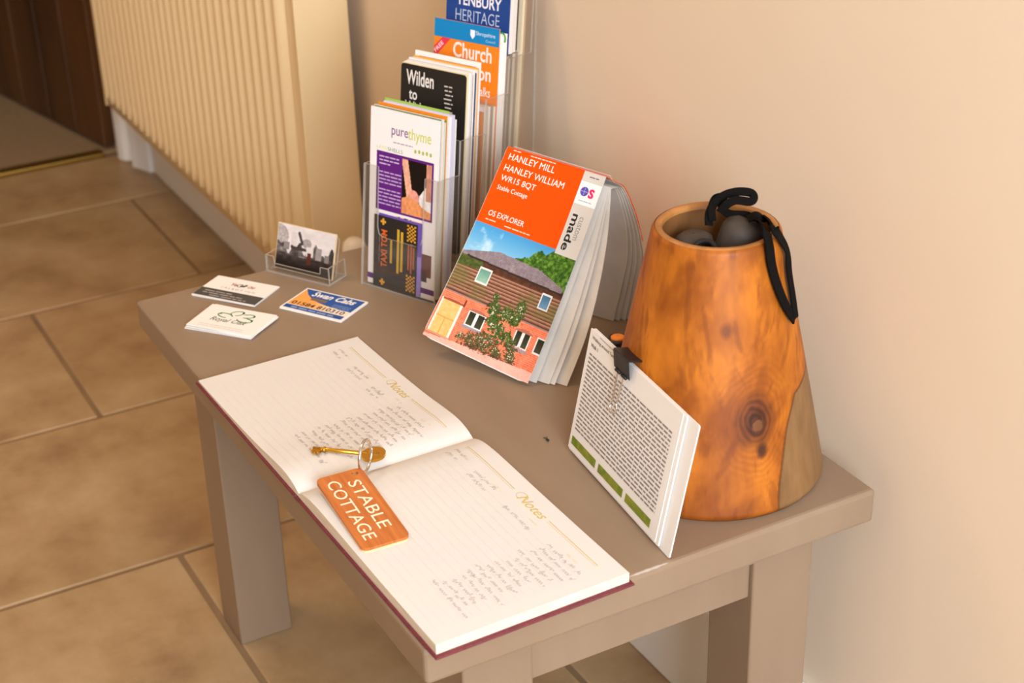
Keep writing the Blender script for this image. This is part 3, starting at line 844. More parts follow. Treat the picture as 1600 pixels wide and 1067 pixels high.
for k in range(5): i.rect(0.013 + 0.0025 * k, 0.018, 0.0142 + 0.0025 * k, 0.044 - 0.003 * (k % 2), 'B9B0A8', 3)
i.rect(0.080, 0.026, 0.094, 0.053, '6B3A30', 2); i.rect(0.080, 0.020, 0.088, 0.034, '4A3430', 3)
i.rect(0, 0.006, DW, 0.0125, '5B2273', 1)
U0 = 0.006
T1 = 0.0055
leaf('white and purple spa leaflet with massage photo at the front of the bottom tier', U0, T1, 0.0026, DW, DH, 0.0022, 'F0EAE6', i)
def run(tier, w0, z0, items):
    w_ = w0
    for lb, t, col, du, dh, wd, grp in items:
        leaf(lb, U0 + du, w_, z0, wd or DW, DH + dh, t, col, None, grp); w_ += t / math.cos(LEAN) + 0.0004
    return w_
g1 = 'leaflets behind the spa leaflet'; p1 = 'pale leaflet packed in the bottom tier behind the white spa leaflet'
run(1, T1 + 0.0027, 0.0026, [
    ('leaflet with a dark green top edge just behind the white spa leaflet', 0.0012, '5E7A62', 0.003, 0.0005, DW - 0.004, None),
    (p1, 0.0030, 'E9DCCB', 0.0005, 0.0005, None, g1), (p1, 0.0024, 'D8CFC2', 0.001, -0.004, None, g1),
    ('green-edged leaflet in the bottom tier of the holder', 0.0028, '4F8A3E', -0.0008, -0.003, None, None),
    ('orange-topped leaflet in the bottom tier of the holder', 0.0012, 'EE8B22', -0.001, 0.001, None, None),
    (p1, 0.0040, 'EFEAE6', 0.0015, 0.000, None, g1),
    ('pale lilac leaflet towards the back of the bottom tier', 0.0045, 'CFCBDD', 0.002, 0.001, None, None),
    ('lime green leaflet at the back of the bottom tier', 0.0012, '9CC04A', -0.001, 0.0025, DW - 0.006, None),
    (p1, 0.0030, 'E6E0DA', 0.001, -0.006, None, g1)])

# taxi card and purple card stuck in front of the spa leaflet
tw, thh = 0.064, 0.086
O = HO + HU * 0.0225 + HW * 0.0040 + Vector((0, 0, 0.0040))
pu = thing('business_card', 'purple and lilac card peeping out behind the black taxi card', 'business card', frame(O, HU, V_L))
slab('card', tw, thh + 0.001, 0.0006, paint_mat('6A4FA8'), pu)
i = Ink(); i.rect(0, 0, tw, 0.047, '9C86CF', 1); i.build('print', pu)
O = HO + HU * 0.0165 + HW * 0.0030 + Vector((0, 0, 0.0026))
tx = thing('business_card', 'black taxi card with orange lettering at the front of the leaflet holder', 'business card', frame(O, HU, V_L))
slab('card', tw, thh, 0.0005, paint_mat('1C1716'), tx)
i = Ink()
TO, TY = 'D9662A', 'C9A02E'
i.text('TAXI TOM', 0.0110, 0.025, 0.0200, 0.070, TO, 2, bold=0.02, rot=90)
i.rect(0.0245, 0.032, 0.0275, 0.060, TY, 1)
i.rect(0.0345, 0.022, 0.0380, 0.075, TY, 1); i.rect(0.0400, 0.025, 0.0435, 0.073, TY, 1)
for a, b, c_ in ((0.0505, 0.030, 0.060), (0.0545, 0.026, 0.062), (0.0580, 0.032, 0.058)): i.rect(a, b, a + 0.0025, c_, 'A85A34', 1)
for y0 in (0.004, 0.064):
    for k in range(9):
        for q in range(5):
            if (k + q) % 2 == 0: i.rect(0.0490 + 0.0026 * q, y0 + 0.0022 * k, 0.0516 + 0.0026 * q, y0 + 0.0022 * (k + 1), 'D99A2A', 1)
for y0 in (0.003, 0.076):
    for q in range(5): i.disc(0.0135 + 0.0026 * math.cos(q * 1.57) * (q < 4), y0 + 0.0035 + 0.0026 * math.sin(q * 1.57) * (q < 4), 0.0016, 'E0A030', 1, 8)
for k in range(3): i.rect(0.008, 0.030 + 0.012 * k, 0.0088, 0.040 + 0.012 * k, '8A8078', 1)
i.build('print', tx)

# -- second tier: black leaflet
W2_, U2_ = 0.0935, U0 + 0.0025
i = Ink()
i.text('Wilden', 0.008, 0.1870, 0.0480, 0.2040, 'E8E0D8', 2, bold=0.018); i.text('to', 0.0125, 0.1700, 0.0245, 0.1810, 'E8E0D8', 2, bold=0.018)
i.text('Witley', 0.007, 0.1510, 0.0430, 0.1680, 'E8E0D8', 2, bold=0.018)
for k in range(10): i.words(0.063 + 0.001 * (k % 3), 0.1925 - 0.0048 * k, 0.076 - 0.002 * (k % 2), 0.0028, 'C8BEB4', 90 + k)
leaf('black leaflet with white old-style lettering at the front of the second tier', U2_ - 0.001, 0.0605, 0.0384, W2_, DH, 0.0010, '1A1614', i, r=0.004)
g2 = 'leaflets behind the black leaflet'; p2 = 'pale leaflet packed edge-on behind the black leaflet in the second tier'
run(2, 0.0620, 0.0384, [
    ('cream booklet directly behind the black leaflet in the second tier', 0.0022, 'EBD9A8', 0.002, 0.0005, W2_, None),
    (p2, 0.0030, 'F0EAE4', 0.0025, 0.001, W2_, g2), (p2, 0.0022, 'DCD4CC', 0.0035, 0.002, W2_, g2),
    ('dark grey leaflet edge-on in the middle of the second tier', 0.0016, '4A4440', 0.0025, -0.002, W2_, None),
    (p2, 0.0026, 'F2EDE8', 0.0025, 0.003, W2_, g2),
    ('navy-edged leaflet edge-on in the second tier', 0.0014, '3C3F5C', 0.0035, -0.001, W2_, None), (p2, 0.0030, 'E7DFD2', 0.0025, 0.002, W2_, g2),
    ('yellow-orange edged leaflet towards the back of the second tier', 0.0014, 'EFA52E', 0.0025, 0.0030, W2_, None)])
i = Ink(); i.rect(0.006, 0.2105, 0.088, 0.2128, 'B2352A', 1)
leaf('white leaflet with a dark red line at the back of the second tier', U2_, 0.0840, 0.0384, W2_, DH + 0.0085, 0.0022, 'F3EDE6', i)

# -- third tier: orange walks leaflet
W3_, U3_ = 0.0935, U0 + 0.0025; k3 = W3_ / DW
class Scaled(Ink):
    """same layout on a slightly narrower sheet"""
    def add(s, v, f, col, layer=1): Ink.add(s, [(p[0] * k3, p[1]) for p in v], f, col, layer)
i = Scaled()
i.rect(0, 0.1905, DW, 0.2114, '1583BE', 1)
i.poly([(0.0, 0.1780), (0.0, 0.1640), (0.0255, 0.1905), (0.0130, 0.1905)], 'E23A4C', 2)
vv, ff = text_geo('FREE', 0.01); a = vv.min(0); b = vv.max(0); q = (vv - a) / (b - a) * [0.017, 0.0048]
cr_, sr_ = math.cos(0.80), math.sin(0.80)
i.add([(0.0035 + p[0] * cr_ - p[1] * sr_, 0.1712 + p[0] * sr_ + p[1] * cr_) for p in q], ff, 'F6D9DC', 3)
i.text('Church', 0.030, 0.1705, 0.089, 0.1885, 'F8EADF', 3, bold=0.02); i.text('Stretton', 0.024, 0.1490, 0.089, 0.1660, 'F8EADF', 3, bold=0.02)
i.text('Walks', 0.062, 0.1310, 0.089, 0.1420, 'F8EADF', 3, bold=0.01)
i.poly([(0.0555, 0.2050), (0.0625, 0.2050), (0.0625, 0.1985), (0.0590, 0.1945), (0.0555, 0.1985)], 'E9F1F6', 3)
i.text('Shropshire', 0.0640, 0.1985, 0.0930, 0.2045, 'DCEBF4', 3); i.text('Council', 0.0790, 0.1938, 0.0930, 0.1968, 'B8D8EA', 3)
leaf('orange walking leaflet with a blue top band in the third tier', U3_, 0.1235, 0.0740, W3_, DH + 0.0015, 0.0012, 'F08318', i)
g3 = 'leaflets in the third tier'; p3 = 'pale leaflet packed edge-on low in the third tier in front of the orange leaflet'
run(3, 0.0945, 0.0734, [('orange-edged leaflet packed low in the third tier', 0.0035, 'D98A4A', 0.004, -0.085, W3_, None), (p3, 0.0030, 'EFE7DE', 0.004, -0.080, W3_, g3), (p3, 0.004, 'C9BBA8', 0.004, -0.082, W3_, g3), (p3, 0.004, 'E9E0D6', 0.004, -0.082, W3_, g3), ('brown-edged leaflet packed low in the third tier', 0.005, 'A9977F', 0.004, -0.082, W3_, None), (p3, 0.004, 'EEE6DC', 0.004, -0.085, W3_, g3)])
g3b = 'leaflets behind the orange leaflet'; p3b = 'white leaflet edge-on behind the orange walking leaflet'
run(3, 0.1250, 0.0734, [(p3b, 0.0030, 'F3EEE8', 0.0030, -0.004, W3_, g3b), (p3b, 0.0025, 'F0EAE2', 0.0035, -0.007, W3_, g3b)])
i = Ink()
i.stroke(leafloop(0.087, 0.1990, 0.0045, 0.0065, -0.6, 2.6, 0), 0.0022, '3F9A3C')
leaf('white leaflet with a green curved logo behind the orange walking leaflet', U3_ + 0.0045, 0.1313, 0.0734, W3_, DH - 0.0045, 0.0012, 'EFE6DC', i)

# -- top tier
W4_, U4_ = 0.0905, U0 + 0.0080
g4 = 'leaflets low in the top tier'; p4 = 'short leaflet edge-on low in the top tier under the dark blue booklet'
run(4, 0.1420, 0.1084, [(p4, 0.006, 'B3A28E', 0.006, -0.068, W4_, g4), (p4, 0.006, '8F8172', 0.006, -0.068, W4_, g4), (p4, 0.005, 'C8B9A4', 0.006, -0.068, W4_, g4), (p4, 0.005, '9C8C78', 0.006, -0.068, W4_, g4)])
i = Ink()
i.text('TENBURY', 0.0150, 0.0470, 0.0790, 0.0600, 'E9E6EC', 2, bold=0.02); i.text('HERITAGE', 0.0140, 0.0290, 0.0770, 0.0425, 'B9C6DA', 2, bold=-0.008)
leaf('dark blue heritage booklet with white capitals at the top of the holder', U4_, 0.1605, 0.2520, W4_, 0.105, 0.0010, '123F86', i)
leaf('white-edged booklet directly behind the dark blue heritage booklet', U4_ + 0.0005, 0.1620, 0.2520, W4_, 0.104, 0.0062, 'ECE2DC')
leaf('second white-edged booklet behind the dark blue heritage booklet', U4_ + 0.0005, 0.1688, 0.2520, W4_, 0.106, 0.0058, 'E6DAD0')
leaf('plum-coloured leaflet behind the white-edged booklets in the top tier', U4_ - 0.001, 0.1752, 0.2520, W4_, 0.104, 0.0010, '5A2648')
leaf('dark brown leaflet edge-on behind the plum leaflet in the top tier', U4_ - 0.001, 0.1768, 0.2520, W4_, 0.100, 0.0028, '3E2E26')
run(4, 0.1660, 0.1084, [('tall cream leaflet at the very back of the top tier', 0.0040, 'E7D3B0', 0.006, 0.045, W4_ + 0.003, None), ('tall beige leaflet against the back panel of the holder', 0.0030, 'B99F7C', 0.006, 0.047, W4_ + 0.003, None)])

# ------------------------------------------------------------------ folded map standing like a tent
mBL, mBR = Vector((0.4624, 0.2366, 0.4920)), Vector((0.3364, 0.1781, 0.4732))
mTL, mTR = Vector((0.4813, 0.1154, 0.6753)), Vector((0.3725, 0.0602, 0.6656))
MW, MH = 0.134, 0.240
mp = thing('folded_map', 'folded walking map with an orange photo cover standing like a tent', 'map', Vector((0.43, 0.11, H)))
ML = Vector((0.43, 0.11, H))
mNrm = (mBR - mBL).cross(mTL - mBL).normalized()
def cover_pt(x, y, z=0.0):
    """cover sheet in metres -> place; the sheet is bowed a little"""
    a, b = x / MW, y / MH
    p = mBL * (1 - a) * (1 - b) + mBR * a * (1 - b) + mTL * (1 - a) * b + mTR * a * b
    return p + mNrm * (z - 0.004 * math.sin(math.pi * min(max(b, 0), 1))) - ML
nxg, nyg = 12, 24
def cover_sheet(z0):
    outl = rounded_rect(0, 0, MW, MH, 0.007, 4); return [cover_pt(x, y, z0) for x, y in outl]
# grid sheet with rounded corners (corner vertices pulled in)
v = []; f = []
def gridpt(i_, j_):
    x, y = MW * i_ / nxg, MH * j_ / nyg
    r = 0.006
    for cx, cy, sx, sy in ((r, r, -1, -1), (MW - r, r, 1, -1)):
        if (x - cx) * sx > 0 and (y - cy) * sy > 0:
            d = math.hypot(x - cx, y - cy); x, y = cx + (x - cx) / d * r, cy + (y - cy) / d * r
    return x, y
for zz in (0.0, -0.0007):
    for j_ in range(nyg + 1):
        for i_ in range(nxg + 1): v.append(cover_pt(*gridpt(i_, j_), zz))
N_ = (nxg + 1) * (nyg + 1); q = nxg + 1
for j_ in range(nyg):
    for i_ in range(nxg):
        k = j_ * q + i_; f.append((k, k + 1, k + q + 1, k + q)); f.append((N_ + k + q, N_ + k + q + 1, N_ + k + 1, N_ + k))
rim = [i_ for i_ in range(q)] + [j_ * q + nxg for j_ in range(1, nyg + 1)] + [nyg * q + i_ for i_ in range(nxg - 1, -1, -1)] + [j_ * q for j_ in range(nyg - 1, 0, -1)]
for a, b in zip(rim, rim[1:] + rim[:1]): f.append((b, a, N_ + a, N_ + b))
cov = mesh_obj('front_cover', v, f, M['mappaper'], mp, smooth=False)
# printed cover: photograph of a brick and timber cottage under the orange panel
mm = 0.001
def lerp(c1_, c2_, t): return c1_ * (1 - t[..., None]) + c2_ * t[..., None]
def hx3(h): return np.array([int(h[k:k + 2], 16) / 255 for k in (0, 2, 4)])
def cottage(x, y):
    X = x / mm; Y = y / mm
    n1 = fbm(X, Y, 0.35); n2 = fbm(X, Y, 1.2, 2); n3 = fbm(X, Y, 0.08)
    c_ = lerp(hx3('9CCBE0'), hx3('4B9BCF'), np.clip((Y - 105) / 40, 0, 1))
    cl = np.clip((fbm(X * 0.8, Y * 0.8, 0.09) - 0.50) * 4, 0, 1) * (X < 40); c_ = lerp(c_, hx3('CFE3EA') * np.ones_like(c_), cl * 0.8)
    def put(mask, col): c_[mask] = (col * np.ones_like(c_))[mask] if np.ndim(col) == 1 else col[mask]
    tree = in_poly(X + 3 * (n1 - 0.5), Y + 5 * (n1 - 0.5), [(62, 121), (72, 126), (80, 129), (86, 138), (92, 141), (98, 138), (106, 146), (134, 146), (134, 95), (95, 110)])
    put(tree, lerp(hx3('274A14'), hx3('7FA83A'), np.clip((n1 * 1.6 + n2 * 0.5 - 0.65), 0, 1)))
    wall_ = in_poly(X, Y, [(-2, 110), (134, 106), (134, 12), (-2, 4)])
    # timber cladding
    board = (Y % 3.9) / 3.9
    cb = lerp(hx3('5A2E22'), hx3('B78A6E'), np.clip(board * 1.3 - 0.15 + 0.35 * (n1 - 0.5), 0, 1))
    cb = lerp(cb, hx3('6E7038') * np.ones_like(cb), np.clip((fbm(X, Y, 0.05) - 0.5) * 2.5, 0, 0.5))
    put(wall_, cb)
    put(wall_ & (Y > 98.5) & (X > 20), lerp(hx3('3E2418'), hx3('6B4430'), n1))
    put(in_poly(X, Y, [(-2, 108), (30, 106), (34, 96), (-2, 94)]), lerp(hx3('2F3A18'), hx3('6E7A3A'), n1))
    # brick below
    br = (((Y % 2.2) < 0.35) | (((X + 2.2 * (np.floor(Y / 2.2) % 2)) % 4.6) < 0.4))
    ck = lerp(hx3('D95F3C'), hx3('F08A66'), np.clip(n1 * 1.5 - 0.3, 0, 1)); ck = np.where(br[..., None], ck * 0.5 + hx3('F3A586') * 0.5, ck)
    put(wall_ & (Y < 61), ck)
    put((np.abs(Y - 61.5) < 0.9) & (X > 2), hx3('8C8078'))
    roof = in_poly(X, Y, [(-2, 110), (7, 112.5), (44, 123), (66, 122), (98, 120.4), (131, 110), (131, 103.5), (-2, 107)])
    put(roof, lerp(hx3('6F6064'), hx3('A8969A'), np.clip(n2 * 0.7 + n1 * 0.6 - 0.15, 0, 1)))
    put((np.abs(Y - (107.2 - 0.028 * X)) < 1.1) & (X > 8), hx3('3A2A26'))
    # dormer windows
    def window(x0, y0, x1, y1, fr, gl, bars=0):
        put((X > x0) & (X < x1) & (Y > y0) & (Y < y1), hx3(fr))
        t = 1.6
        ins = (X > x0 + t) & (X < x1 - t) & (Y > y0 + t) & (Y < y1 - t)
        put(ins, lerp(gl[0], gl[1], np.clip((Y - y0) / (y1 - y0) + 0.3 * (n1 - 0.5), 0, 1)))
        for k in range(bars):
            bx = x0 + (x1 - x0) * (k + 1) / (bars + 1); put(ins & (np.abs(X - bx) < 1.9), hx3(fr))
    window(29.5, 81.5, 45.5, 100, 'E3DDD6', (hx3('9CC4A8'), hx3('5E8E82')))
    window(110.5, 80.5, 123.5, 98.5, 'E0DBD8', (hx3('6F95AE'), hx3('3F6684')))
    dk = (hx3('4A4A34'), hx3('26261C'))
    window(39, 31, 61, 50, 'EDE6DF', dk, 1); window(99, 32, 118, 51, 'E6DFD8', dk, 1); window(125, 33, 139, 52, 'E6DFD8', dk, 0)
    for x0, x1 in ((38, 62), (98, 119)): put((X > x0) & (X < x1) & (Y > 28.5) & (Y < 31.5), hx3('9A9298'))
    for cx_, y_ in ((50, 50), (108.5, 51)): put((np.abs(X - cx_) < 11) & (Y > y_ - 1) & (Y < y_ + 2.5 - ((X - cx_) / 9) ** 2 * 1.8), hx3('B06A52'))
    # door and steps
    put((X > 3) & (X < 30) & (Y > 8.5) & (Y < 51.5), hx3('F0E2D2'))
    put((X > 5) & (X < 27.5) & (Y > 9.5) & (Y < 50), lerp(hx3('EFA95A'), hx3('FACB8A'), n1))
    put((X > 5) & (X < 27.5) & (np.abs(Y - 30) < 0.6), hx3('DE9A50')); put((np.abs(X - 16) < 0.5) & (Y > 9.5) & (Y < 29), hx3('DE9A50'))
    put((X > 4) & (X < 31) & (Y > 50.0) & (Y < 52.5 - ((X - 17) / 14) ** 2), hx3('A0503A'))
    put((X > 30) & (X < 32.5) & (Y > 49) & (Y < 58), hx3('7A3A2A'))
    put((X > 0) & (X < 31) & (Y > 5.0) & (Y < 9.0), lerp(hx3('B9603F'), hx3('F2A78C'), ((Y * 0.6) % 1)))
    # forecourt
    gl_ = np.interp(X, [-2, 1, 40, 115, 131, 140], [3.5, 4.5, 8.8, 12.3, 13.2, 13.5])
    put(Y < gl_, lerp(hx3('E7A491'), hx3('F2BCA8'), n1))
    # climbing rose
    blobs = [(62, 74, 5), (65, 66, 6), (66, 58, 8), (94, 78, 4), (95, 71, 7), (81, 60, 9), (92, 60, 9), (70, 48, 9), (78, 41, 11), (88, 38, 8), (77, 28, 10), (66, 24, 9), (53, 19, 8), (42, 17, 6), (73, 18, 8), (87, 17, 7), (97, 34, 8), (102, 26, 7), (104, 19, 6), (62, 15, 6)]
    d_ = np.full(X.shape, 9.0)
    for bx, by, br_ in blobs: d_ = np.minimum(d_, np.hypot(X - bx, Y - by) / br_)
    pl = d_ + 1.3 * (n1 - 0.5) + 0.8 * (n2 - 0.5) < 0.95
    g_ = np.clip(n2 * 1.1 + 0.5 * n1 - 0.35, 0, 1)
    cp = lerp(hx3('1F3010'), hx3('86964A'), g_)
    cp = np.where((Y < 32)[..., None], lerp(hx3('3A2A18'), hx3('7F8A50'), g_), cp)
    put(pl, cp); put(pl & (n2 > 0.70) & (n1 > 0.45), hx3('F1E2C8')); put(pl & (fbm(X + 40, Y, 0.5) > 0.68) & (Y < 40), hx3('B4573A'))
    put((np.abs(Y - (gl_ + 1.2)) < 1.6) & (X > 40) & (X < 112) & (n2 > 0.5), hx3('6B4436'))
    return np.clip(c_, 0, 1)
i = Ink()
i.grid(0.0006, 0.0012, MW, 0.1480, 190, 200, cottage, 1)
# keep the print inside the rounded lower corners
OR = 'E44E00'
ys = np.linspace(0.1480, MH, 14)
for a, b in zip(ys[:-1], ys[1:]):
    i.rect(0.0004, a, 0.1065, b, OR, 1); i.rect(0.1065, a, MW, b, 'D2CAC0', 1)
i.rect(0.1065, 0.1440, MW, 0.1480, 'D2CAC0', 2)
i.rect(0.1065, 0.2030, MW, 0.2285, 'F4F0EC', 2)
W = 'FFF1E6'
i.text('HANLEY MILL', 0.0072, 0.2265, 0.0700, 0.2340, W); i.text('HANLEY WILLIAM', 0.0072, 0.2130, 0.0880, 0.2205, W)
i.text('WR15 8QT', 0.0080, 0.2000, 0.0550, 0.2080, W); i.text('Stable Cottage', 0.0084, 0.1885, 0.0492, 0.1955, W)
i.text('OS EXPLORER', 0.0110, 0.1585, 0.0585, 0.1650, W)
i.words(0.0105, 0.1530, 0.0250, 0.0022, 'FFD0B0', 1); i.words(0.0365, 0.1520, 0.0700, 0.0022, 'FFD0B0', 2)
i.words(0.010, 0.2375, 0.020, 0.002, 'FFD9C0', 3); i.words(0.034, 0.2370, 0.068, 0.002, 'FFD9C0', 4); i.words(0.115, 0.2340, 0.127, 0.0022, '6A6460', 5)
i.disc(0.1148, 0.2178, 0.0052, '5B50A8', 3); i.stroke([(0.1105, 0.2178), (0.119, 0.2178)], 0.0005, 'C9C4E6', 4); i.stroke([(0.1148, 0.2135), (0.1148, 0.222)], 0.0005, 'C9C4E6', 4)
i.text('S', 0.1205, 0.2120, 0.1275, 0.2225, 'E8286A', 3, bold=0.05); i.words(0.111, 0.2068, 0.128, 0.0016, 'A9A0C4', 6, 3)
i.text('made', 0.1110, 0.1500, 0.1205, 0.1915, '2E2A28', 3, bold=0.02, rot=-90); i.text('custom', 0.1205, 0.1640, 0.1262, 0.1905, '8A847E', 3, bold=-0.004, rot=-90)
i.build('cover_print', cov, cover_pt)

mU = (mBR - mBL).normalized(); mUh = Vector((mU.x, mU.y, 0)).normalized(); mWk = Vector((-mUh.y, mUh.x, 0))
if mWk.y > 0: mWk = -mWk
mUt = (mTR - mTL).normalized()
def sheet(name, right_edge, length, th_, material, parent=mp, taper=0.0):
    """paper panel: right-hand edge profile (top to bottom) swept away along the ridge"""
    E_ = catmull(right_edge, 6); v = []; f = []; n_ = len(E_)
    for k, p in enumerate(E_):
        t = k / (n_ - 1); D = (-mUt * (1 - t) + -mUh * t) * length * (1 - taper * t)
        v += [p - ML, p + D - ML, p + mWk * th_ - ML, p + D + mWk * th_ - ML]
    for k in range(n_ - 1):
        a, b = 4 * k, 4 * k + 4
        f += [(a, a + 1, b + 1, b), (a + 2, b + 2, b + 3, a + 3), (a, b, b + 2, a + 2), (a + 1, a + 3, b + 3, b + 1)]
    f += [(0, 2, 3, 1), (4 * n_ - 4, 4 * n_ - 3, 4 * n_ - 1, 4 * n_ - 2)]
    return mesh_obj(name, v, f, material, parent)
zf = H + 0.0008
b0, b1 = Vector((0.3385, 0.1665, zf)), Vector((0.3160, 0.1430, zf))
top = mTR + Vector((0, 0, -0.002))
for k, t in enumerate((0.0, 0.42, 0.60, 1.0)):
    bt = b0.lerp(b1, t); tp = top + mWk * (0.0030 + 0.0020 * k) + Vector((0, 0, -0.010 - 0.001 * k))
    bg = mUh * (0.0015 + 0.0085 * t) + mWk * (0.003 * t)
    sheet('map_fold', [tp, tp.lerp(bt, 0.25) + bg * 0.75, tp.lerp(bt, 0.5) + bg, tp.lerp(bt, 0.75) + bg * 0.8, bt], 0.080, 0.0008, M['mappaper'], taper=0.55)
# far flank: folds and the back cover
r0 = [mTR + mWk * 0.0035 + Vector((0, 0, -0.0015)), mTR + mWk * 0.010 + Vector((0, 0, -0.0105)), Vector((0.3800, 0.0360, 0.6430)), Vector((0.3805, 0.0210, 0.6075)), Vector((0.3815, 0.0125, 0.5770)), Vector((0.386, 0.0075, 0.545)), Vector((0.410, 0.0030, zf))]
bc = sheet('back_cover', [p + mWk * 0.004 for p in r0], 0.119, 0.0008, M['mappaper'])
for k in range(4):
    dd = 0.0045 * (k + 1)
    ed = [r0[1] + Vector((0, 0, -0.006)) - mWk * 0.0005 * k] + [p - mWk * (dd * (0.35 + 0.65 * q_ / 5) - 0.003) - mUh * (0.005 * k) * (q_ / 5) for q_, p in enumerate(r0[2:], 1)]
    sheet('map_fold', ed, 0.110, 0.0006, M['mappaper'])
# orange outside edge of the back cover
oe = [p + mWk * 0.0050 + mUh * 0.0008 for p in r0[1:5]]
oe = [mTR - mWk * 0.0008 + Vector((0, 0, 0.0004))] + oe
sheet('back_cover_print', oe, 0.120, 0.0012, M['orangecard'], bc)

# ------------------------------------------------------------------ turned wooden basket with binoculars
BC = Vector((0.1209, 0.1024, H)); RB, RT, BH = 0.1077, 0.0567, 0.2427
vase = thing('wooden_vase', 'cone-shaped turned wooden vase with a dark knot at the near end of the table', 'vase', BC)
nA, nZ = 360, 200
to_cam = math.atan2(CAMP.y - BC.y, CAMP.x - BC.x)
v = []; cols = []; f = []
def prof_r(t): return RB + (RT - RB) * t + 0.0005 * math.sin(math.pi * t) - 0.004 * max(0, (0.03 - t) / 0.03) ** 2
for j_ in range(nZ + 1):
    t = j_ / nZ; r = prof_r(t)
    if t > 0.985: r -= 0.002 * ((t - 0.985) / 0.015) ** 2
    for k in range(nA):
        a = 2 * math.pi * k / nA; v.append((r * math.cos(a), r * math.sin(a), BH * t + 0.0004))
v = np.array(v)
A_ = np.arctan2(v[:, 1], v[:, 0]); da = (A_ - to_cam + math.pi) % (2 * math.pi) - math.pi
sx = da * np.hypot(v[:, 0], v[:, 1]); sz = v[:, 2]          # surface coordinates, + to the right of the viewer
kx, kzz = 0.0415, 0.0910                                     # knot
dk_ = np.hypot((sx - kx) / 0.95, (sz - kzz) / 1.25)
warp = 0.03 * np.exp(-(dk_ / 0.05) ** 2) * np.sign(sx - kx)
g1_ = fbm((sx + warp) * 3 + 20 + 0.3 * sz, sz * 1.5 + 11, 14, 5); g2_ = fbm((sx - 0.25 * sz) * 1.6 + 5, sz + 9, 20, 5); g3_ = fbm((sx + warp) * 5 + 31, sz * 1.1 + 3, 26, 4)
t_ = np.clip((g1_ - 0.3) / 0.42, 0, 1)[:, None]
col = hx3('9C5414') * (1 - t_) + hx3('C2701C') * t_
st = np.clip((g2_ - 0.53) * 4.0, 0, 0.75)[:, None]; col = col * (1 - st) + hx3('84420E') * st
st = np.clip((g3_ - 0.60) * 3, 0, 0.4)[:, None]; col = col * (1 - st) + hx3('6E340C') * st
ringm = 0.5 + 0.5 * np.sin(dk_ * 1300 + 9 * fbm(sx, sz, 60, 3)); rm = (np.exp(-((dk_ - 0.026) / 0.018) ** 2) * 0.32 * ringm)[:, None]; col = col * (1 - rm) + hx3('7A3C10') * rm
kn = np.clip(1.5 - (dk_ + 0.006 * (fbm(sx, sz, 120, 3) - 0.5)) / 0.0155, 0, 1)[:, None]
kc = hx3('4A2410') * (0.7 + 0.8 * ringm[:, None] * np.clip(dk_ / 0.012, 0.5, 1)[:, None])
kc = np.where((np.hypot(sx - kx - 0.002, sz - kzz + 0.004) < 0.005)[:, None], hx3('70462A'), kc); col = col * (1 - kn) + kc * kn
for ax_, az_, ar, aw in ((kx + 0.0075, kzz - 0.0275, 0.0042, 0.85), (kx - 0.030, kzz + 0.0835, 0.0040, 0.4), (kx + 0.052, kzz - 0.037, 0.0022, 0.8)):
    d_ = np.hypot(sx - ax_, (sz - az_) / 1.4); q_ = np.clip(1.6 - d_ / ar, 0, 1)[:, None] * aw; col = col * (1 - q_) + hx3('3A1C0C') * q_
# greyish bark patch at the lower right, bordered dark
ed_ = 0.0695 + 0.010 * (fbm(sz, sz * 0 + 2, 14, 3) - 0.5) - 0.16 * (sz - 0.045) ** 2 * 30 * (sz > 0.045) * -1
sd = np.minimum(sx - ed_, 0.108 - sz + 0.3 * (sx - ed_ - 0.02))
pw_ = np.clip(sd / 0.0012 + 0.5, 0, 1)[:, None]; col = col * (1 - pw_) + hx3('8A6640') * (0.85 + 0.3 * g2_[:, None]) * pw_
bo_ = np.clip(1.2 - np.abs(sd) / 0.0016, 0, 0.8)[:, None]; col = col * (1 - bo_) + hx3('5A3212') * bo_
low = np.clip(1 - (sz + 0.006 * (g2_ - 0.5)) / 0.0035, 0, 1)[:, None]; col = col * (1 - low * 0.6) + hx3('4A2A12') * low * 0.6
for j_ in range(nZ):
    for k in range(nA):
        k2 = (k + 1) % nA; f.append((j_ * nA + k, j_ * nA + k2, (j_ + 1) * nA + k2, (j_ + 1) * nA + k))
def vase_mat():
    mt = bpy.data.materials.new('polished_wood'); mt.use_nodes = True; nt = mt.node_tree; b = nt.nodes['Principled BSDF']
    a = nt.nodes.new('ShaderNodeAttribute'); a.attribute_name = 'Col'
    tc = nt.nodes.new('ShaderNodeTexCoord'); mpg = nt.nodes.new('ShaderNodeMapping'); mpg.inputs['Scale'].default_value = (1, 1, 0.12)
    nz = nt.nodes.new('ShaderNodeTexNoise'); nz.inputs['Scale'].default_value = 160; nz.inputs['Detail'].default_value = 4
    rp = nt.nodes.new('ShaderNodeValToRGB'); rp.color_ramp.elements[0].position = 0.3; rp.color_ramp.elements[0].color = (0.84, 0.80, 0.75, 1); rp.color_ramp.elements[1].position = 0.6; rp.color_ramp.elements[1].color = (1, 1, 1, 1)
    mx = nt.nodes.new('ShaderNodeMix'); mx.data_type = 'RGBA'; mx.blend_type = 'MULTIPLY'; mx.inputs[0].default_value = 0.8
    nt.links.new(tc.outputs['Object'], mpg.inputs[0]); nt.links.new(mpg.outputs[0], nz.inputs['Vector']); nt.links.new(nz.outputs['Fac'], rp.inputs[0])
    nt.links.new(a.outputs['Color'], mx.inputs[6]); nt.links.new(rp.outputs[0], mx.inputs[7]); nt.links.new(mx.outputs[2], b.inputs['Base Color'])
    b.inputs['Roughness'].default_value = 0.5; b.inputs['Specular IOR Level'].default_value = 0.3
    return mt
M['vase'] = vase_mat()
bd = mesh_obj('body', [tuple(p) for p in v], f, M['vase'], vase, smooth=True)
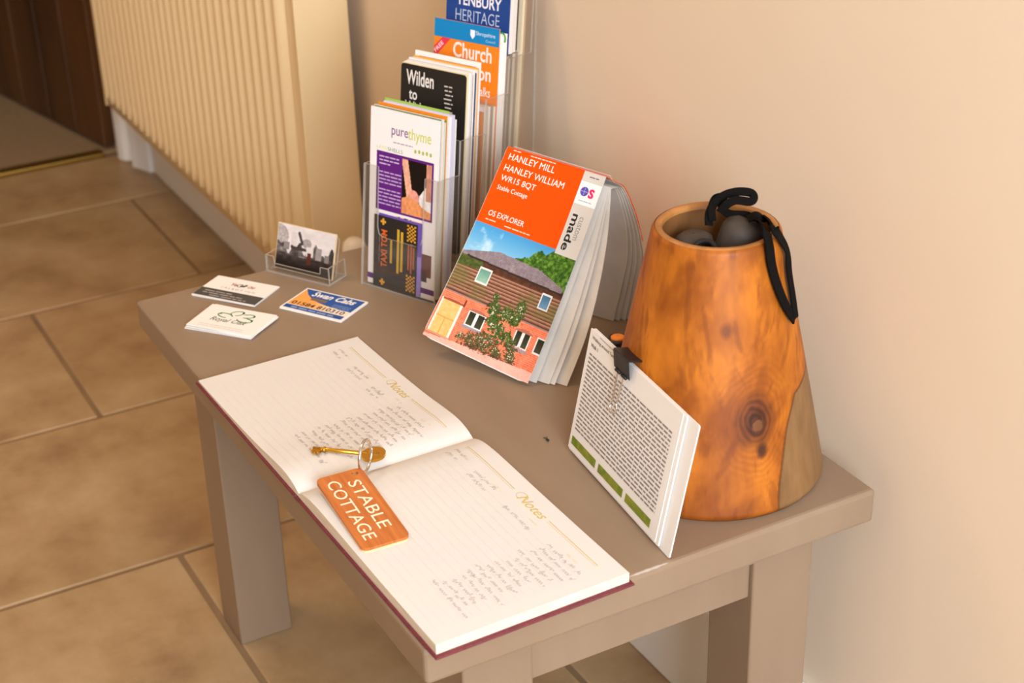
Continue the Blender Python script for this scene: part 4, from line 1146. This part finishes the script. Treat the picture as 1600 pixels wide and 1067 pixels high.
at = bd.data.color_attributes.new('Col', 'FLOAT_COLOR', 'POINT')
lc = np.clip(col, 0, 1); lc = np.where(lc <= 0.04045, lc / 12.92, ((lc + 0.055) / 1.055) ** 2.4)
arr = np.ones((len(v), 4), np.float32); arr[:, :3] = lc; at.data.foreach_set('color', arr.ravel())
M['rimwood'] = mat('rim_wood', 'B87A3E', 0.45, noise=(40, '96602C', 4, ONE))
ri = RT - 0.0090
rt_ = prof_r(1.0) - 0.002
vv, ff = lathe([(rt_ - 0.0003, BH + 0.0002), (rt_ - 0.0015, BH + 0.0012), (ri + 0.0015, BH + 0.0012), (ri, BH - 0.001), (ri, BH - 0.004)], 96)
mesh_obj('rim', vv, ff, M['rimwood'], vase, smooth=True)
vv, ff = lathe([(ri, BH - 0.004), (ri + 0.003, BH - 0.04), (ri + 0.010, BH - 0.085), (0.03, BH - 0.09), (0.0005, BH - 0.09)], 96)
mesh_obj('hollow', vv, [q[::-1] for q in ff], M['inner'], vase, smooth=True)

# binoculars stuffed into the vase
def at_px(px, py, depth):   # a spot along a line of sight, used once here to place strap bends
    return CAMP + (right * ((px - 800) / 2561.67) - up * ((py - 533.5) / 2561.67) - back) * depth
cr_t = BC + Vector((0, 0, BH))
bino = thing('binoculars', 'dark grey binoculars pushed into the top of the wooden vase', 'binoculars', cr_t + Vector((0, 0, -0.06)))
bl = bino.location
def barrel(nm, base, tip, prof_, material, parent):
    d = (tip - base); L_ = d.length; d.normalize()
    vv, ff = lathe(prof_, 40)
    rot = Vector((0, 0, 1)).rotation_difference(d).to_matrix()
    return mesh_obj(nm, [rot @ (Vector(p)) + base - bl for p in vv], ff, material, parent, smooth=True)
vr = Vector((right.x, right.y, 0)).normalized(); vf = Vector((-back.x, -back.y, 0)).normalized()     # viewer's right and forward on the table
pR = [(0.0005, 0.0), (0.019, 0.0), (0.021, 0.003), (0.0215, 0.02), (0.0205, 0.040), (0.017, 0.047), (0.010, 0.0505), (0.0005, 0.051)]
bA = cr_t + vr * 0.016 + vf * 0.006 + Vector((0, 0, -0.046)); barrel('barrel', bA, bA + Vector((0, 0, 1)) * 0.05 + vr * 0.012 - vf * 0.002, pR, M['rubber'], bino)
pL = [(0.0005, 0.0), (0.016, 0.0), (0.017, 0.004), (0.0175, 0.03), (0.0165, 0.037), (0.012, 0.0405), (0.0005, 0.0415)]
bB = cr_t - vr * 0.0165 + vf * 0.004 + Vector((0, 0, -0.050)); barrel('barrel', bB, bB + Vector((0, 0, 1)) * 0.04 - vr * 0.003, pL, M['rubber'], bino)
pE = [(0.0075, 0.0), (0.0115, 0.0), (0.0125, 0.003), (0.0125, 0.013), (0.0115, 0.0155), (0.0085, 0.0155), (0.0075, 0.013), (0.0075, 0.0)]
bE = cr_t - vr * 0.010 - vf * 0.018 + Vector((0, 0, -0.022)); barrel('eyecup', bE, bE + Vector((0, 0, 0.8)) - vf * 0.7 - vr * 0.3, pE, M['rubber2'], bino)
vv, ff = tube([bA - bl + Vector((0, 0, 0.012)), bB - bl + Vector((0, 0, 0.012))], 0.010, 16); mesh_obj('bridge', vv, ff, M['rubber2'], bino, True)
vv, ff = tube([bE - bl + Vector((0, 0, -0.02)), bE - bl + Vector((0, 0, 0.003))], 0.0085, 16); mesh_obj('eyepiece', vv, ff, M['rubber2'], bino, True)
D0 = (cr_t - CAMP).dot(-back)
def on_vase(px, py, off=0.004):
    d = (at_px(px, py, 1.0) - CAMP); best = None
    for k in range(900):
        dep = D0 - 0.10 + 0.0002 * k; p = CAMP + d * dep; t = (p.z - H) / BH
        e = math.hypot(p.x - BC.x, p.y - BC.y) - (prof_r(min(t, 1.0)) + off)
        if e <= 0: return p
        if best is None or e < best[0]: best = (e, p)
    return best[1]
def strap(nm, pts, wid=0.0085, th_=0.0018, nrm=None):
    P = catmull([at_px(*p) if len(p) == 3 else on_vase(*p) for p in pts], 8)
    nl = [(back + vr * 0.35) if nrm is None else (p - BC - Vector((0, 0, (p - BC).z - 0.03))) for p in P]
    vv, ff = ribbon([p - bl for p in P], nl, wid, th_); return mesh_obj(nm, vv, ff, M['strap'], bino)
strap('neck_strap', [(1108, 352, D0 + .002), (1108, 335, D0 + .004), (1116, 318, D0 + .006), (1132, 305, D0 + .006), (1152, 299.5, D0 + .006), (1172, 301, D0 + .006), (1178, 308, D0 + .004), (1172, 315, D0 + .000), (1150, 313, D0 - .002), (1135, 320, D0 - .002), (1125, 332, D0 + .002)], 0.0075)
strap('neck_strap', [(1113, 345, D0 + .001), (1112, 325, D0 + .003), (1118, 310, D0 + .010), (1130, 309, D0 + .012), (1128, 325, D0 + .012), (1140, 334, D0 + .010), (1165, 336, D0 + .006), (1178, 342, D0 + .002)], 0.0070)
strap('neck_strap', [(1168, 342, D0 - .006), (1183, 338, D0 - .006), (1197, 343, D0 + .004), (1210, 357), (1221, 374), (1230, 393), (1233, 425), (1239, 465), (1243, 497)], 0.0105, nrm=True)
strap('neck_strap', [(1180, 344, D0 - .012), (1190, 350, D0 - .022), (1198, 364), (1202, 385), (1206, 415), (1215, 447), (1228, 478), (1241, 499)], 0.0100, nrm=True)

# small torch standing behind the instruction sheets
tq = Vector((0.2490, 0.1235, H + 0.0003))
tor = thing('torch', 'small black torch with an orange button standing beside the wooden vase', 'torch', tq)
vv, ff = lathe([(0.0005, 0), (0.0085, 0), (0.0092, 0.002), (0.0092, 0.055), (0.0085, 0.057), (0.0085, 0.062), (0.0105, 0.064), (0.0108, 0.068), (0.0108, 0.079), (0.0100, 0.081), (0.0080, 0.0812), (0.0076, 0.0800), (0.0005, 0.0798)], 40)
mesh_obj('body', vv, ff, M['black'], tor, True)
vv, ff = lathe([(0.0072, 0.0795), (0.0070, 0.0818), (0.0060, 0.0826), (0.0005, 0.0829)], 32); mesh_obj('button', vv, ff, M['orange'], tor, True)

# ------------------------------------------------------------------ walking notes leaning on the vase
pBL, pBR = Vector((0.2054, 0.2034, H + 0.0008)), Vector((0.0052, 0.2238, H + 0.0008))
pU = (pBR - pBL).normalized(); pV = Vector((-0.0521, -0.1992, 0.9786))
PWd, PHt = 0.2013, 0.1285
PF_ = frame(pBL, pU, pV)
note = thing('instruction_sheet', 'laminated walk instruction sheet with dense text leaning on the wooden vase, front of its stack', 'sheet', PF_)
slab('sheet', PWd - 0.022, PHt - 0.004, 0.0006, M['paper'], note).location = (0.0, 0.004, 0.0045)
i = Ink()
TX = '6E5F5C'
w1_ = PWd - 0.022
i.text('Walking around Tenbury', 0.006, 0.1155, 0.060, 0.1195, TX, bold=0.01); i.text('Walk 1', 0.006, 0.1085, 0.020, 0.1122, TX, bold=0.01)
i.words(0.020, 0.1225, 0.052, 0.0018, 'B5A9A4', 8)
for k in range(20):
    y = 0.1005 - 0.0041 * k
    i.words(0.0065, y, w1_ - 0.010, 0.0029, '8E7F7B', 100 + k, 2, 0.6)
GRN = ('7A8A34', '8A8A2E', '5F8A38')
def lawn(x, y):
    n_ = fbm(x, y, 160)[..., None]; return np.clip(hx3('5A7A22') * (1 - n_) + hx3('A9A040') * n_, 0, 1)
for a, b in ((0.005, 0.056), (0.062, 0.112), (0.118, 0.166)): i.grid(a, 0.0060, b, 0.0145, 40, 7, lawn, 2)
sp = i.build('print', note); sp.location = (0, 0.004, 0.0045)
for k, (lb, dx, wd_, dy, z_) in enumerate((('white sheet just behind the front instruction sheet in the clipped stack', 0.0, PWd - 0.017, 0.002, 0.0036),
                                         ('middle white sheet of the clipped stack leaning on the vase', 0.0005, PWd - 0.018, 0.0012, 0.0026),
                                         ('widest white sheet at the back of the clipped stack beside the vase', 0.0, PWd, 0.0, 0.0012))):
    o = thing('instruction_sheet', lb, 'sheet', PF_ @ Matrix.Translation((dx, dy, z_)))
    slab('sheet', wd_, PHt - dy, 0.0008 if k < 2 else 0.0012, M['paper'], o, r=0.002)
# binder clip on the top edge
cx_ = 0.0735
clip = thing('binder_clip', 'black binder clip with wire handle gripping the instruction sheets', 'binder clip', PF_ @ Matrix.Translation((cx_, PHt, 0.002)))
cw = 0.029
vv = []; 
prof_c = [(0.0035, 0.0085), (0.0055, -0.0055), (0.0042, -0.0170)]     # (z,y) front side: spine corner, waist, jaw
outl = [(0.0045, -0.0125), (0.0058, -0.0115), (0.0102, 0.0055), (0.0095, 0.0070), (-0.0095, 0.0070), (-0.0102, 0.0055), (-0.0042, -0.0115), (-0.0030, -0.0125),
        (-0.0034, -0.0110), (-0.0090, 0.0055), (0.0090, 0.0055), (0.0047, -0.0110)]
n_ = len(outl)
vv = [(-cw / 2, p[1], p[0]) for p in outl] + [(cw / 2, p[1], p[0]) for p in outl]
ff = [(k, (k + 1) % n_, n_ + (k + 1) % n_, n_ + k) for k in range(n_)]
m_ = [(0, 1, 2, 11), (2, 3, 10, 11), (3, 4, 9, 10), (4, 5, 9), (5, 6, 8, 9), (6, 7, 8)]
for q in m_: ff.append(tuple(q)); ff.append(tuple(n_ + t for t in q[::-1]))
bm = bmesh.new(); vs = [bm.verts.new(p) for p in vv]
for q in ff: bm.faces.new([vs[k] for k in q])
bm_obj('clip_body', bm, M['black'], clip)
for s_ in (-1, 1):
    vv, ff = tube([(s_ * 0.006 - 0.004, -0.0125, 0.0060), (s_ * 0.006 + 0.004, -0.0125, 0.0060)], 0.0016, 10); mesh_obj('hinge_curl', vv, ff, M['black'], clip, True)
wire = [(-0.006, -0.0125, 0.0060), (-0.0045, -0.030, 0.0062), (-0.0040, -0.040, 0.0066), (-0.0062, -0.045, 0.0068), (-0.004, -0.0500, 0.0070), (0.0, -0.0512, 0.0070), (0.004, -0.0500, 0.0070), (0.0062, -0.045, 0.0068), (0.0040, -0.040, 0.0066), (0.0045, -0.030, 0.0062), (0.006, -0.0125, 0.0060)]
vv, ff = tube(catmull(wire, 6), 0.0008, 8); mesh_obj('wire_handle', vv, ff, M['steel'], clip, True)

# tiny dark insect on the table top
fly = thing('dead_fly', 'tiny black fly on the bare table top between book and instruction sheets', 'fly', Vector((0.2326, 0.2145, H + 0.0002)))
vv, ff = lathe([(0.0002, 0), (0.0011, 0.0006), (0.0014, 0.0018), (0.0010, 0.0040), (0.0002, 0.0052)], 10)
mesh_obj('body', [(p[2] - 0.0026, p[0], p[1] + 0.0014) for p in vv], ff, M['black'], fly, True)
for s_ in (-1, 1):
    mesh_obj('wing', [(0.0005, s_ * 0.0004, 0.0027), (0.0040, s_ * 0.0024, 0.0016), (0.0044, s_ * 0.0008, 0.0022), (0.0040, s_ * 0.0022, 0.0014)], [(0, 1, 2), (0, 2, 3)], M['rubber2'], fly)

bpy.data.objects.remove(_to, do_unlink=True)
